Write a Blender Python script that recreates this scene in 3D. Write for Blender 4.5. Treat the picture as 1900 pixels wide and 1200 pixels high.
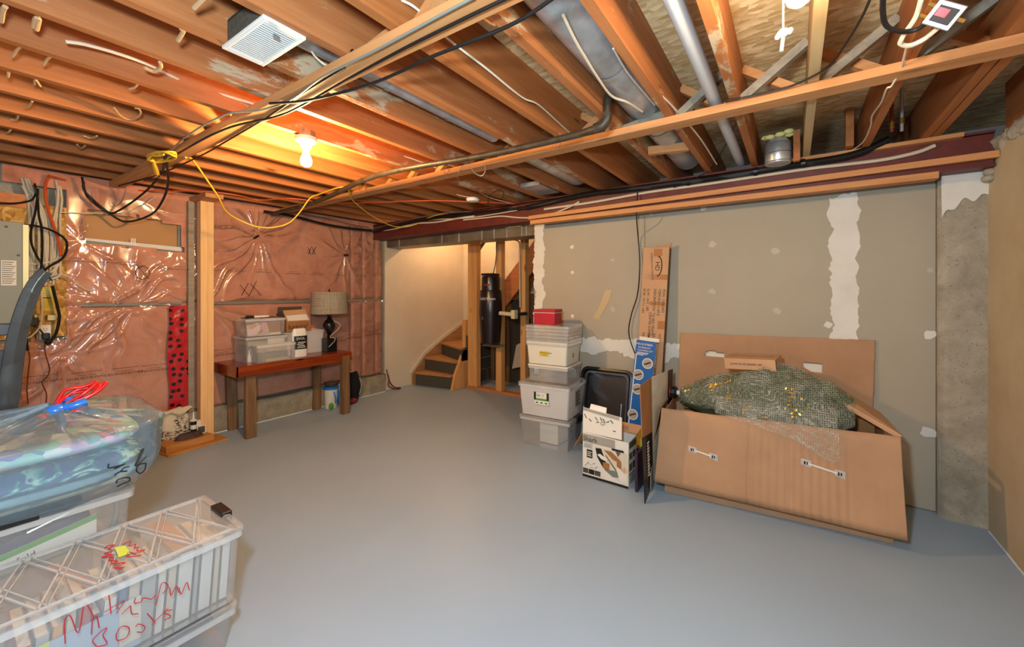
import bpy, math, random
from mathutils import Vector, Matrix, noise
from mathutils.bvhtree import BVHTree

for _o in list(bpy.data.objects):
    bpy.data.objects.remove(_o)
SC = bpy.context.scene
COL = SC.collection
R = random.Random(7)

# ---------------------------------------------------------------- camera
# metres, Z up, floor at 0. +Y runs along the joists towards the drywall, the camera stands at x=0, y=0.
F, CX, HY, H = 744.0, 950.0, 540.0, 1.40
YAW = math.atan(522.0 / F)
cs, sn = math.cos(YAW), math.sin(YAW)
cam = bpy.data.cameras.new('camera')
cam.sensor_fit = 'HORIZONTAL'
cam.sensor_width = 36.0
cam.lens = F / 1900.0 * 36.0
cam.shift_y = -(600.0 - HY) / 1900.0
cam.clip_start = 0.02
camo = bpy.data.objects.new('camera', cam)
COL.objects.link(camo)
camo.location = (0, 0, H)
camo.rotation_euler = (math.pi / 2, 0, YAW)
SC.camera = camo

# ---------------------------------------------------------------- world, exposure, lights
w = bpy.data.worlds.new('world')
SC.world = w
w.use_nodes = True
w.node_tree.nodes['Background'].inputs[0].default_value = (0.6, 0.65, 0.7, 1)
w.node_tree.nodes['Background'].inputs[1].default_value = 0.05
SC.view_settings.view_transform = 'Standard'
SC.view_settings.look = 'None'
SC.view_settings.gamma = 1
SC.view_settings.exposure = 0.92
SC.view_settings.use_curve_mapping = False
SC.cycles.use_denoising = True
SC.cycles.max_bounces = 8
SC.cycles.transparent_max_bounces = 24
SC.cycles.sample_clamp_indirect = 6.0
SC.cycles.caustics_reflective = False
SC.cycles.caustics_refractive = False

def lamp(name, kind, loc, energy, color, size=0.03, rot=None):
    l = bpy.data.lights.new(name, kind)
    l.energy = energy
    l.color = color
    if kind == 'AREA':
        l.shape = 'DISK'
        l.size = size
    else:
        l.shadow_soft_size = size
    o = bpy.data.objects.new(name, l)
    COL.objects.link(o)
    o.location = loc
    if rot:
        o.rotation_euler = rot
    return o

# the photographer's flash, a little left of and above the camera
FLASH = lamp('camera_flash', 'POINT', (-0.25, -0.05, 1.72), 106, (0.64, 0.84, 1.0), 0.07)
BULB_WARM = (1.0, 0.63, 0.27)
BULB_SOFT = (1.0, 0.80, 0.55)

# ---------------------------------------------------------------- helpers
def ray(x, y):
    u = (x - CX) / F
    return (u * cs - sn, u * sn + cs, (HY - y) / F)
def aZ(x, y, Z=0.0):
    r = ray(x, y); t = (Z - H) / r[2]
    return Vector((r[0] * t, r[1] * t, Z))
def aY(x, y, Y):
    r = ray(x, y); t = Y / r[1]
    return Vector((r[0] * t, Y, H + r[2] * t))
def aX(x, y, X):
    r = ray(x, y); t = X / r[0]
    return Vector((X, r[1] * t, H + r[2] * t))

def s2l(c):
    return c / 12.92 if c <= 0.04045 else ((c + 0.055) / 1.055) ** 2.4
def rgb(r, g, b):
    return (s2l(r / 255), s2l(g / 255), s2l(b / 255), 1.0)

class MB:
    def __init__(self):
        self.v = []; self.f = []; self.m = []; self.mi = 0; self.mats = []
    def use(self, mat):
        if mat not in self.mats:
            self.mats.append(mat)
        self.mi = self.mats.index(mat)
        return self
    def add(self, vs, fs):
        b = len(self.v)
        self.v += [Vector(p) for p in vs]
        self.f += [tuple(b + i for i in f) for f in fs]
        self.m += [self.mi] * len(fs)
        return self
    def box(self, x0, x1, y0, y1, z0, z1):
        vs = [(x, y, z) for z in (z0, z1) for y in (y0, y1) for x in (x0, x1)]
        return self.add(vs, [(0, 2, 3, 1), (4, 5, 7, 6), (0, 1, 5, 4), (2, 6, 7, 3), (0, 4, 6, 2), (1, 3, 7, 5)])
    def hexa(self, b, t):
        """closed solid from 4 bottom and 4 top corners (same winding, counter-clockwise from above)"""
        return self.add(list(b) + list(t), [(3, 2, 1, 0), (4, 5, 6, 7), (0, 1, 5, 4), (1, 2, 6, 5), (2, 3, 7, 6), (3, 0, 4, 7)])
    def beam(self, p, q, w_, h_, up=(0, 0, 1)):
        p, q = Vector(p), Vector(q)
        d = (q - p).normalized()
        s_ = d.cross(Vector(up))
        if s_.length < 1e-4:
            s_ = d.cross(Vector((1, 0, 0)))
        s_.normalize(); u = s_.cross(d).normalized()
        s_ = s_ * w_ / 2; u = u * h_ / 2
        return self.hexa([p - s_ - u, p + s_ - u, q + s_ - u, q - s_ - u], [p - s_ + u, p + s_ + u, q + s_ + u, q - s_ + u])
    def plate(self, pts, n):
        """polygon pts (3-D, planar) thickened by vector n"""
        n = Vector(n); k = len(pts)
        pts = [Vector(p) for p in pts]
        vs = pts + [p + n for p in pts]
        fs = [tuple(range(k - 1, -1, -1)), tuple(range(k, 2 * k))] + [(i, (i + 1) % k, k + (i + 1) % k, k + i) for i in range(k)]
        return self.add(vs, fs)
    def tube(self, pts, r, n=6, cap=True):
        pts = [Vector(p) for p in pts]
        rs = r if isinstance(r, (list, tuple)) else [r] * len(pts)
        vs = []; prev = None
        for i, p in enumerate(pts):
            a = pts[max(i - 1, 0)]; c = pts[min(i + 1, len(pts) - 1)]
            t = (c - a)
            t = t.normalized() if t.length > 1e-9 else Vector((0, 0, 1))
            if prev is None:
                s_ = t.cross(Vector((0, 0, 1)))
                if s_.length < 1e-3:
                    s_ = t.cross(Vector((1, 0, 0)))
            else:
                s_ = prev - t * prev.dot(t)
                if s_.length < 1e-6:
                    s_ = t.cross(Vector((0, 1, 0)))
            s_.normalize(); prev = s_
            u = t.cross(s_)
            for k in range(n):
                an = 2 * math.pi * k / n
                vs.append(p + (s_ * math.cos(an) + u * math.sin(an)) * rs[i])
        fs = []
        for i in range(len(pts) - 1):
            for k in range(n):
                fs.append((i * n + k, i * n + (k + 1) % n, (i + 1) * n + (k + 1) % n, (i + 1) * n + k))
        if cap:
            fs.append(tuple(range(n - 1, -1, -1)))
            fs.append(tuple((len(pts) - 1) * n + k for k in range(n)))
        return self.add(vs, fs)
    def lathe(self, prof, c=(0, 0, 0), n=24):
        vs = []; fs = []
        for (r, z) in prof:
            for k in range(n):
                a = 2 * math.pi * k / n
                vs.append((c[0] + r * math.cos(a), c[1] + r * math.sin(a), c[2] + z))
        for i in range(len(prof) - 1):
            for k in range(n):
                fs.append((i * n + k, i * n + (k + 1) % n, (i + 1) * n + (k + 1) % n, (i + 1) * n + k))
        if prof[0][0] > 1e-5:
            fs.append(tuple(range(n - 1, -1, -1)))
        if prof[-1][0] > 1e-5:
            fs.append(tuple((len(prof) - 1) * n + k for k in range(n)))
        return self.add(vs, fs)
    def grid(self, fn, nu, nv, closed_u=False):
        vs = [fn(i / (nu if closed_u else nu - 1), j / (nv - 1)) for j in range(nv) for i in range(nu)]
        fs = []
        for j in range(nv - 1):
            for i in range(nu if closed_u else nu - 1):
                i2 = (i + 1) % nu
                fs.append((j * nu + i, j * nu + i2, (j + 1) * nu + i2, (j + 1) * nu + i))
        return self.add(vs, fs)
    def sphere(self, c, r, n=12, sc=(1, 1, 1)):
        prof = []
        vs = []; fs = []
        m = n // 2
        for j in range(m + 1):
            th = math.pi * j / m
            for k in range(n):
                a = 2 * math.pi * k / n
                vs.append((c[0] + r * sc[0] * math.sin(th) * math.cos(a), c[1] + r * sc[1] * math.sin(th) * math.sin(a), c[2] - r * sc[2] * math.cos(th)))
        for j in range(m):
            for k in range(n):
                fs.append((j * n + k, j * n + (k + 1) % n, (j + 1) * n + (k + 1) % n, (j + 1) * n + k))
        return self.add(vs, fs)

def smooth(pts, k=6):
    """catmull-rom through pts"""
    pts = [Vector(p) for p in pts]
    if len(pts) < 3:
        return pts
    q = [pts[0] * 2 - pts[1]] + pts + [pts[-1] * 2 - pts[-2]]
    out = []
    for i in range(1, len(q) - 2):
        a, b, c, d = q[i - 1], q[i], q[i + 1], q[i + 2]
        for j in range(k):
            t = j / k
            out.append(0.5 * ((2 * b) + (c - a) * t + (2 * a - 5 * b + 4 * c - d) * t * t + (3 * b - a - 3 * c + d) * t ** 3))
    out.append(pts[-1])
    return out

def mk(name, mb, mat, sm=None):
    me = bpy.data.meshes.new(name)
    me.from_pydata([tuple(p) for p in mb.v], [], mb.f)
    mats = mb.mats if mb.mats else [mat]
    for m in mats:
        me.materials.append(m)
    if mb.mats:
        me.polygons.foreach_set('material_index', mb.m)
    me.validate()
    me.update()
    if sm is not None:
        me.shade_smooth()
        me.set_sharp_from_angle(angle=math.radians(sm))
    return me

def wloc(o):
    v = Vector(o.location)
    if o.parent:
        v += wloc(o.parent)
    return v

def wmat(o):
    m = Matrix.LocRotScale(o.location, o.rotation_euler, o.scale)
    return wmat(o.parent) @ m if o.parent else m

def props(o, label=None, cat=None, group=None, kind=None):
    if label: o['label'] = label
    if cat: o['category'] = cat
    if group: o['group'] = group
    if kind: o['kind'] = kind
    return o

def part(name, mb, mat, parent, world=True, sm=None, bevel=0, label=None):
    if world:
        iv = wmat(parent).inverted()
        mb.v = [iv @ p for p in mb.v]
    o = bpy.data.objects.new(name, mk(name, mb, mat, sm))
    COL.objects.link(o)
    o.parent = parent
    if bevel:
        b = o.modifiers.new('bevel', 'BEVEL'); b.width = bevel; b.segments = 2; b.limit_method = 'ANGLE'
    if label: o['label'] = label
    return o

def thing(name, label, cat, loc=(0, 0, 0), rz=0.0, group=None, rot=None):
    o = bpy.data.objects.new(name, None)
    o.empty_display_size = 0.05
    COL.objects.link(o)
    o.location = loc
    o.rotation_euler = rot if rot else (0, 0, rz)
    return props(o, label, cat, group)

def solo(name, mb, mat, label=None, cat=None, group=None, kind=None, sm=None, bevel=0):
    lo = Vector([min(p[i] for p in mb.v) for i in range(3)])
    hi = Vector([max(p[i] for p in mb.v) for i in range(3)])
    c = (lo + hi) / 2; c.z = lo.z
    mb.v = [p - c for p in mb.v]
    o = bpy.data.objects.new(name, mk(name, mb, mat, sm))
    COL.objects.link(o)
    o.location = c
    if bevel:
        b = o.modifiers.new('bevel', 'BEVEL'); b.width = bevel; b.segments = 2; b.limit_method = 'ANGLE'
    return props(o, label, cat, group, kind)

def struct(name, mb, mat, sm=None, bevel=0, parent=None):
    if parent:
        return part(name, mb, mat, parent, sm=sm, bevel=bevel)
    return solo(name, mb, mat, kind='structure', sm=sm, bevel=bevel)

def dup(o, loc=None, label=None, parent=None):
    c = o.copy(); COL.objects.link(c)
    if parent is not None: c.parent = parent
    if loc is not None: c.location = loc
    if label: c['label'] = label
    for ch in list(o.children):
        dup(ch, parent=c)
    return c

def lettering(name, s, size, mat, parent, o, xd, yd, world=True, align='LEFT', depth=0.0004):
    """text as a thin mesh part; o = lower left point, xd reading direction, yd up direction of the letters"""
    cu = bpy.data.curves.new('lettering', 'FONT')
    cu.body = s; cu.size = size; cu.align_x = align; cu.resolution_u = 2
    cu.extrude = depth
    t = bpy.data.objects.new('lettering_source', cu)
    me = bpy.data.meshes.new_from_object(t)
    bpy.data.objects.remove(t); bpy.data.curves.remove(cu)
    xd = Vector(xd).normalized(); yd = Vector(yd).normalized(); zd = xd.cross(yd).normalized()
    M4 = Matrix((xd, yd, zd)).transposed().to_4x4()
    M4.translation = Vector(o)
    if world: M4 = wmat(parent).inverted() @ M4
    me.transform(M4)
    me.materials.clear(); me.materials.append(mat)
    ob = bpy.data.objects.new(name, me)
    COL.objects.link(ob); ob.parent = parent
    return ob

# ---------------------------------------------------------------- materials
MAT = {}
def base(name, col=(0.8, 0.8, 0.8, 1), rough=0.6, metal=0.0, spec=0.5, alpha=1.0, emit=None, es=0):
    m = bpy.data.materials.new(name); m.use_nodes = True
    nt = m.node_tree; b = nt.nodes['Principled BSDF']
    b.inputs['Base Color'].default_value = col
    b.inputs['Roughness'].default_value = rough
    b.inputs['Metallic'].default_value = metal
    b.inputs['Specular IOR Level'].default_value = spec
    b.inputs['Alpha'].default_value = alpha
    if emit:
        b.inputs['Emission Color'].default_value = emit
        b.inputs['Emission Strength'].default_value = es
    MAT[name] = m
    return m, nt, b
def N(nt, t, **kw):
    n = nt.nodes.new(t)
    for k, v in kw.items():
        if k in n.inputs:
            n.inputs[k].default_value = v
        else:
            setattr(n, k, v)
    return n
def coords(nt, scale=(1, 1, 1), rnd=False, kind='Object'):
    tc = N(nt, 'ShaderNodeTexCoord'); mp = N(nt, 'ShaderNodeMapping')
    mp.inputs['Scale'].default_value = scale
    nt.links.new(tc.outputs[kind], mp.inputs['Vector'])
    if rnd:
        oi = N(nt, 'ShaderNodeObjectInfo'); mu = N(nt, 'ShaderNodeMath', operation='MULTIPLY')
        mu.inputs[1].default_value = 37.0
        nt.links.new(oi.outputs['Random'], mu.inputs[0])
        nt.links.new(mu.outputs[0], mp.inputs['Location'])
    return mp.outputs[0]
def ramp(nt, src, stops):
    r = N(nt, 'ShaderNodeValToRGB')
    e = r.color_ramp.elements
    e[0].position, e[0].color = stops[0]
    e[1].position, e[1].color = stops[-1]
    for p, c in stops[1:-1]:
        x = e.new(p); x.color = c
    nt.links.new(src, r.inputs[0])
    return r.outputs[0]
def noisy(nt, vec, scale=5, detail=4, rough=0.6, dist=0.0):
    n = N(nt, 'ShaderNodeTexNoise', Scale=scale, Detail=detail, Roughness=rough, Distortion=dist)
    nt.links.new(vec, n.inputs['Vector'])
    return n.outputs['Fac']
def mixc(nt, fac, a, b, mode='MIX'):
    m = N(nt, 'ShaderNodeMix', data_type='RGBA', blend_type=mode)
    if isinstance(fac, float): m.inputs[0].default_value = fac
    else: nt.links.new(fac, m.inputs[0])
    for i, x in ((6, a), (7, b)):
        if isinstance(x, tuple): m.inputs[i].default_value = x
        else: nt.links.new(x, m.inputs[i])
    return m.outputs[2]
def bump(nt, b, h, strength=0.3, dist=0.01):
    n = N(nt, 'ShaderNodeBump', Strength=strength, Distance=dist)
    nt.links.new(h, n.inputs['Height']); nt.links.new(n.outputs[0], b.inputs['Normal'])
W0, W1 = (0, 0, 0, 1), (1, 1, 1, 1)

def plain(name, r, g, b_, rough=0.6, metal=0.0, spec=0.4, alpha=1.0, var=0.0, scale=8):
    m, nt, b = base(name, rgb(r, g, b_), rough, metal, spec, alpha)
    if var:
        n = noisy(nt, coords(nt), scale, 5)
        lo = rgb(r * (1 - var), g * (1 - var), b_ * (1 - var)); hi = rgb(min(255, r * (1 + var)), min(255, g * (1 + var)), min(255, b_ * (1 + var)))
        nt.links.new(ramp(nt, n, [(0.3, lo), (0.7, hi)]), b.inputs['Base Color'])
    return m

def wood(name, dark, mid, light, axis=1, rough=0.6, patch=None, knots=True):
    m, nt, b = base(name, mid, rough, spec=0.3)
    sc_ = [14, 14, 14]; sc_[axis] = 0.9
    v = coords(nt, tuple(sc_), rnd=True)
    g = noisy(nt, v, 1.6, 6, 0.62, 0.8)
    c = ramp(nt, g, [(0.12, dark), (0.42, mid), (0.80, light)])
    g2 = noisy(nt, coords(nt, tuple(x * 0.14 for x in sc_), rnd=True), 2.0, 3)
    c = mixc(nt, ramp(nt, g2, [(0.3, (0.12, 0.12, 0.12, 1)), (0.6, W0)]), c, dark)
    if knots:
        s3 = [9, 9, 9]; s3[axis] = 2.2
        vo = N(nt, 'ShaderNodeTexVoronoi', Scale=0.8)
        nt.links.new(coords(nt, tuple(s3), rnd=True), vo.inputs['Vector'])
        k = ramp(nt, vo.outputs['Distance'], [(0.03, W1), (0.12, W0)])
        c = mixc(nt, k, c, tuple(x * 0.35 for x in dark[:3]) + (1,))
    if patch:
        v4 = coords(nt, (2.0, 1.1, 4.0), rnd=True)
        pz = noisy(nt, v4, 1.3, 9, 0.72, 0.3)
        c = mixc(nt, ramp(nt, pz, [(0.565, W0), (0.60, W1)]), c, patch)
    nt.links.new(c, b.inputs['Base Color'])
    bump(nt, b, g, 0.15, 0.003)
    return m

wood('joist', rgb(140, 80, 38), rgb(166, 99, 54), rgb(188, 124, 76), 1, patch=rgb(186, 162, 130))
wood('joist_plain', rgb(142, 80, 36), rgb(168, 99, 50), rgb(188, 122, 72), 1)
wood('strap', rgb(158, 98, 52), rgb(196, 132, 80), rgb(212, 154, 100), 0)
wood('pale_lumber', rgb(160, 126, 82), rgb(196, 164, 116), rgb(214, 188, 142), 1)
wood('grey_lumber', rgb(108, 96, 80), rgb(142, 130, 112), rgb(168, 156, 136), 1, knots=False)
wood('stud', rgb(176, 116, 62), rgb(216, 156, 92), rgb(232, 180, 118), 2)
wood('post_wood', rgb(176, 116, 66), rgb(232, 182, 122), rgb(242, 202, 146), 2)
wood('plate_wood', rgb(150, 84, 44), rgb(192, 116, 66), rgb(210, 140, 86), 0)
wood('dark_leg', rgb(72, 50, 30), rgb(112, 82, 54), rgb(150, 116, 80), 2, rough=0.5)
wood('bench_top', rgb(62, 22, 8), rgb(120, 46, 16), rgb(160, 72, 30), 1, rough=0.16)
wood('step_wood', rgb(130, 86, 48), rgb(170, 120, 74), rgb(196, 148, 98), 1)
wood('plank', rgb(140, 88, 38), rgb(184, 124, 62), rgb(206, 150, 84), 1)

def osb(name, a, b1, c1):
    m, nt, b = base(name, b1, 0.75, spec=0.2)
    vo = N(nt, 'ShaderNodeTexVoronoi', Scale=1.0)
    n0 = N(nt, 'ShaderNodeTexNoise', Scale=3.0, Detail=2.0)
    v = coords(nt, (18, 48, 30))
    nt.links.new(v, n0.inputs['Vector'])
    nt.links.new(mixc(nt, 0.25, v, n0.outputs['Color'], 'ADD'), vo.inputs['Vector'])
    sep = N(nt, 'ShaderNodeSeparateColor'); nt.links.new(vo.outputs['Color'], sep.inputs[0])
    c = ramp(nt, sep.outputs[0], [(0.0, a), (0.5, b1), (1.0, c1)])
    e = ramp(nt, noisy(nt, coords(nt, (30, 90, 60)), 1.0, 5, 0.7, 1.0), [(0.30, W1), (0.40, W0)])
    c = mixc(nt, e, c, tuple(x * 0.5 for x in a[:3]) + (1,))
    nt.links.new(c, b.inputs['Base Color'])
    bump(nt, b, vo.outputs['Distance'], 0.25, 0.004)
    return m
osb('osb', rgb(190, 152, 100), rgb(216, 182, 130), rgb(236, 208, 160))
osb('osb_board', rgb(150, 104, 44), rgb(190, 142, 72), rgb(216, 172, 98))

def concrete(name, a, b1, c1, scale=6, bs=0.5, rough=0.85):
    m, nt, b = base(name, b1, rough, spec=0.2)
    v = coords(nt)
    n1 = noisy(nt, v, scale, 8, 0.7, 0.4)
    c = ramp(nt, n1, [(0.28, a), (0.5, b1), (0.72, c1)])
    n2 = noisy(nt, coords(nt, (1, 1, 0.35)), 1.7, 4, 0.6)
    c = mixc(nt, ramp(nt, n2, [(0.4, (0.35, 0.35, 0.35, 1)), (0.6, W0)]), c, a)
    pit = ramp(nt, noisy(nt, v, 90, 2, 0.5), [(0.30, W1), (0.36, W0)])
    c = mixc(nt, mixc(nt, 0.55, W0, pit), c, tuple(x * 0.5 for x in a[:3]) + (1,))
    nt.links.new(c, b.inputs['Base Color'])
    bump(nt, b, noisy(nt, v, 30, 6, 0.7), bs, 0.006)
    return m
concrete('concrete', rgb(132, 122, 104), rgb(166, 155, 136), rgb(190, 180, 162), 5)
concrete('curb', rgb(120, 112, 96), rgb(158, 146, 124), rgb(184, 172, 148), 5, 0.5)
concrete('crumble', rgb(140, 130, 112), rgb(180, 170, 150), rgb(206, 198, 180), 9, 0.9)
concrete('duct_tape_grime', rgb(70, 64, 56), rgb(104, 96, 84), rgb(134, 124, 108), 6, 0.1, 0.5)

def painted(name, a, b1, c1, scale=1.2, rough=0.8):
    m, nt, b = base(name, b1, rough, spec=0.2)
    v = coords(nt)
    c = ramp(nt, noisy(nt, v, scale, 6, 0.6), [(0.3, a), (0.5, b1), (0.7, c1)])
    nt.links.new(c, b.inputs['Base Color'])
    bump(nt, b, noisy(nt, v, 18, 5, 0.6), 0.06, 0.004)
    return m
painted('parge', rgb(176, 156, 124), rgb(190, 170, 138), rgb(200, 182, 152), 2.0, 0.85)
painted('white_plaster', rgb(204, 190, 166), rgb(212, 199, 176), rgb(218, 206, 184), 1.2)
painted('drywall', rgb(166, 155, 136), rgb(171, 160, 141), rgb(176, 166, 147), 0.8)
painted('mud', rgb(212, 205, 193), rgb(219, 213, 202), rgb(226, 220, 210), 5)
def floor_mat():
    m, nt, b = base('floor_paint', rgb(170, 182, 190), 0.42, spec=0.4)
    v = coords(nt)
    c = ramp(nt, noisy(nt, v, 0.9, 5, 0.6), [(0.3, rgb(149, 166, 183)), (0.7, rgb(156, 173, 190))])
    nt.links.new(c, b.inputs['Base Color'])
    bump(nt, b, noisy(nt, v, 3.0, 3, 0.5), 0.04, 0.01)
floor_mat()

def pink():
    m, nt, b = base('pink_batt', rgb(206, 128, 104), 0.9, spec=0.1)
    v = coords(nt, (3, 3, 3))
    n1 = noisy(nt, v, 1.2, 8, 0.7, 0.8)
    c = ramp(nt, n1, [(0.2, rgb(160, 92, 64)), (0.42, rgb(208, 134, 104)), (0.62, rgb(220, 152, 122)), (0.85, rgb(228, 172, 146))])
    dk = ramp(nt, noisy(nt, coords(nt, (2, 2, 2.6)), 1.9, 4, 0.6), [(0.68, W0), (0.78, W1)])
    c = mixc(nt, mixc(nt, 0.55, W0, dk), c, rgb(110, 84, 62))
    nt.links.new(c, b.inputs['Base Color'])
    bump(nt, b, n1, 0.5, 0.02)
pink()

def film(name, tint, clear, rough=0.12, gl=0.5, blend=0.35, alt=None):
    """thin clear plastic: mostly lets through, mirrors more at grazing angles"""
    m = bpy.data.materials.new(name); m.use_nodes = True; MAT[name] = m
    nt = m.node_tree; nt.nodes.clear()
    out = N(nt, 'ShaderNodeOutputMaterial')
    tr = N(nt, 'ShaderNodeBsdfTransparent'); tr.inputs[0].default_value = tint
    gs = N(nt, 'ShaderNodeBsdfGlossy', Roughness=rough); gs.inputs[0].default_value = (0.9, 0.9, 0.9, 1)
    df = N(nt, 'ShaderNodeBsdfDiffuse'); df.inputs[0].default_value = alt or (0.75, 0.72, 0.68, 1)
    lw = N(nt, 'ShaderNodeLayerWeight', Blend=blend)
    mu = N(nt, 'ShaderNodeMath', operation='MULTIPLY_ADD'); mu.inputs[1].default_value = gl; mu.inputs[2].default_value = 0.05
    nt.links.new(lw.outputs['Fresnel'], mu.inputs[0])
    m1 = N(nt, 'ShaderNodeMixShader'); m1.inputs[0].default_value = 1 - clear
    nt.links.new(tr.outputs[0], m1.inputs[1]); nt.links.new(df.outputs[0], m1.inputs[2])
    m2 = N(nt, 'ShaderNodeMixShader'); nt.links.new(mu.outputs[0], m2.inputs[0])
    nt.links.new(m1.outputs[0], m2.inputs[1]); nt.links.new(gs.outputs[0], m2.inputs[2])
    nt.links.new(m2.outputs[0], out.inputs[0])
    return m
film('poly_sheet', (0.97, 0.95, 0.93, 1), 0.94, 0.16, 0.62)
film('bin_clear', (0.98, 0.98, 0.975, 1), 0.80, 0.16, 0.4, alt=(0.92, 0.88, 0.85, 1))
film('bin_lid', (0.95, 0.94, 0.93, 1), 0.74, 0.16, 0.4, alt=(0.80, 0.76, 0.73, 1))
film('bin_frost', (0.97, 0.97, 0.96, 1), 0.45, 0.3, 0.3, alt=(0.90, 0.86, 0.83, 1))
film('bin_rim', (0.93, 0.93, 0.92, 1), 0.50, 0.18, 0.35, alt=(0.80, 0.77, 0.75, 1))
film('bin_cream', (0.92, 0.90, 0.80, 1), 0.16, 0.3, 0.3, alt=(0.80, 0.75, 0.62, 1))
film('bag_blue', (0.93, 0.97, 0.99, 1), 0.80, 0.10, 0.9, alt=(0.55, 0.74, 0.88, 1))

plain('black_plastic', 24, 22, 22, 0.35)
plain('black_rubber', 20, 18, 17, 0.55)
plain('vac_body', 30, 20, 20, 0.28, spec=0.5)
plain('white_plastic', 226, 222, 214, 0.35)
plain('off_white', 214, 200, 176, 0.5, var=0.05)
plain('white_cable', 214, 200, 176, 0.45)
plain('cream_pipe', 214, 200, 160, 0.4)
plain('pvc_white', 206, 204, 200, 0.3)
plain('orange_cable', 206, 84, 40, 0.45)
plain('yellow_cord', 226, 176, 50, 0.4)
plain('brown_cable', 96, 52, 36, 0.5)
plain('galvanised', 188, 190, 188, 0.36, metal=0.6, var=0.15, scale=5)
plain('galv_dark', 120, 108, 92, 0.45, metal=0.5, var=0.18, scale=4)
plain('steel', 176, 176, 176, 0.3, metal=0.9)
plain('brass', 190, 150, 70, 0.3, metal=0.9)
plain('iron_pipe', 70, 60, 48, 0.45, metal=0.4, var=0.2, scale=20)
plain('copper', 170, 90, 56, 0.35, metal=0.8)
plain('red_steel', 96, 38, 30, 0.5, var=0.12, scale=10)
plain('panel_grey', 134, 134, 118, 0.45)
plain('panel_edge', 186, 172, 122, 0.35, metal=0.4)
plain('paper_white', 222, 214, 200, 0.7)
plain('paper_grey', 160, 152, 140, 0.7)
plain('yellow_tag', 206, 180, 60, 0.6)
plain('ink', 30, 22, 20, 0.6)
plain('red_ink', 190, 44, 50, 0.5)
plain('dark_frame', 52, 58, 64, 0.25, spec=0.6, var=0.12, scale=10)
plain('cardboard', 176, 134, 100, 0.8, var=0.05, scale=3)
plain('cardboard_light', 190, 146, 108, 0.8, var=0.05, scale=3)
plain('cardboard_brown', 158, 106, 62, 0.8, var=0.07, scale=4)
plain('cardboard_dark', 92, 74, 56, 0.85)
plain('parcel_tape', 170, 116, 72, 0.18)
plain('red_box', 168, 26, 44, 0.5, var=0.05)
plain('carpet_dark', 78, 72, 60, 0.95, var=0.15, scale=60)
plain('shade_fabric', 150, 136, 112, 0.9, var=0.1, scale=120)
plain('lamp_black', 22, 18, 17, 0.12, spec=0.6)
plain('window_board', 182, 134, 86, 0.7, var=0.04, scale=2)
plain('grey_frame', 120, 122, 112, 0.5)
plain('blue_box', 28, 92, 160, 0.35)
plain('blue_lid', 28, 110, 196, 0.35)
plain('red_lid', 200, 70, 44, 0.35)
plain('dark_red', 120, 26, 34, 0.5)
plain('green_plastic', 70, 150, 50, 0.4)
plain('black_fabric', 20, 18, 22, 0.9)
plain('purple_box', 58, 34, 50, 0.5)
plain('teal', 90, 160, 150, 0.6)
plain('navy', 38, 52, 84, 0.6)
plain('yellow_foam', 220, 206, 130, 0.8)
plain('skin_tone', 206, 160, 130, 0.6)
plain('floor_white', 230, 230, 226, 0.6)
plain('paper_bag', 206, 188, 160, 0.8, var=0.06, scale=12)

# ================================================================ the room
ZB, ZT = 2.31, 2.555          # underside and top of the joists
struct('floor', MB().box(-5.2, 1.3, -3.2, 6.6, -0.1, 0), MAT['floor_paint'])
_sub = MB().box(-5.2, 1.3, -3.2, 4.25, ZT, ZT + 0.02)
struct('ceiling', _sub, MAT['osb'])
struct('trim_1', MB().box(-5.2, 1.3, 4.25, 6.6, 3.4, 3.44), MAT['white_plaster'])

# left foundation wall with a ledge of bare concrete at the foot
lw_ = struct('wall_left', MB().box(-5.1, -4.80, -3.2, 3.62, 0, 2.42), MAT['concrete'])
mb = MB()
def curb(u, v):
    y = -0.4 + u * 3.96
    n_ = noise.noise(Vector((y * 3, v * 3, 0))) * 0.008
    return (-4.66 + n_ + 0.02 * v, y, v * (0.25 + 0.012 * math.sin(y * 5)))
mb.grid(curb, 90, 6)
mb.grid(lambda u, v: (-4.64 - v * 0.18, -0.4 + u * 3.96, 0.25 + 0.012 * math.sin((-0.4 + u * 3.96) * 5)), 90, 2)
mb.add([(-4.66, 3.56, 0), (-4.82, 3.56, 0), (-4.82, 3.56, 0.25), (-4.64, 3.56, 0.25)], [(0, 1, 2, 3)])
bbl = struct('baseboard_left', mb, MAT['curb'])
plain('caulk_line', 214, 222, 226, 0.5)
part('painted_line', MB().tube([(-4.655, y_, .003) for y_ in (-.4, 1.0, 2.0, 3.0, 3.56)], .006, 6), MAT['caulk_line'], bbl)
struct('wall_back', MB().box(-5.1, 1.3, -3.3, -3.2, 0, 2.6), MAT['parge'])

# right foundation wall, rough parged top
mb = MB()
XR = 0.935
def rw(u, v):
    y = -3.2 + u * 6.9
    z = v * 2.24
    return (XR + noise.noise(Vector((y * 1.5, z * 1.5, 3))) * 0.006, y, z)
mb.grid(rw, 90, 30)
mb.add([(XR, -3.2, 2.24), (XR, 3.7, 2.24), (1.2, 3.7, 2.24), (1.2, -3.2, 2.24)], [(0, 1, 2, 3)])
wr = struct('wall_right', mb, MAT['parge'], sm=60)
mb = MB()
def lump(u, v):
    y = -0.5 + u * 4.1
    a = v * math.pi
    r = 0.034 + 0.022 * noise.noise(Vector((y * 14, v * 3, 1))) + 0.018 * noise.noise(Vector((y * 38, v * 8, 5)))
    return (XR + 0.012 - r * math.sin(a) * 0.8 + 0.05 * (1 - math.sin(a)) * (1 if v > .5 else 0), y, 2.235 - math.cos(a) * r * 1.4)
mb.grid(lump, 320, 12)
part('rough_mortar_edge', mb, MAT['crumble'], wr, sm=60)
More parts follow.
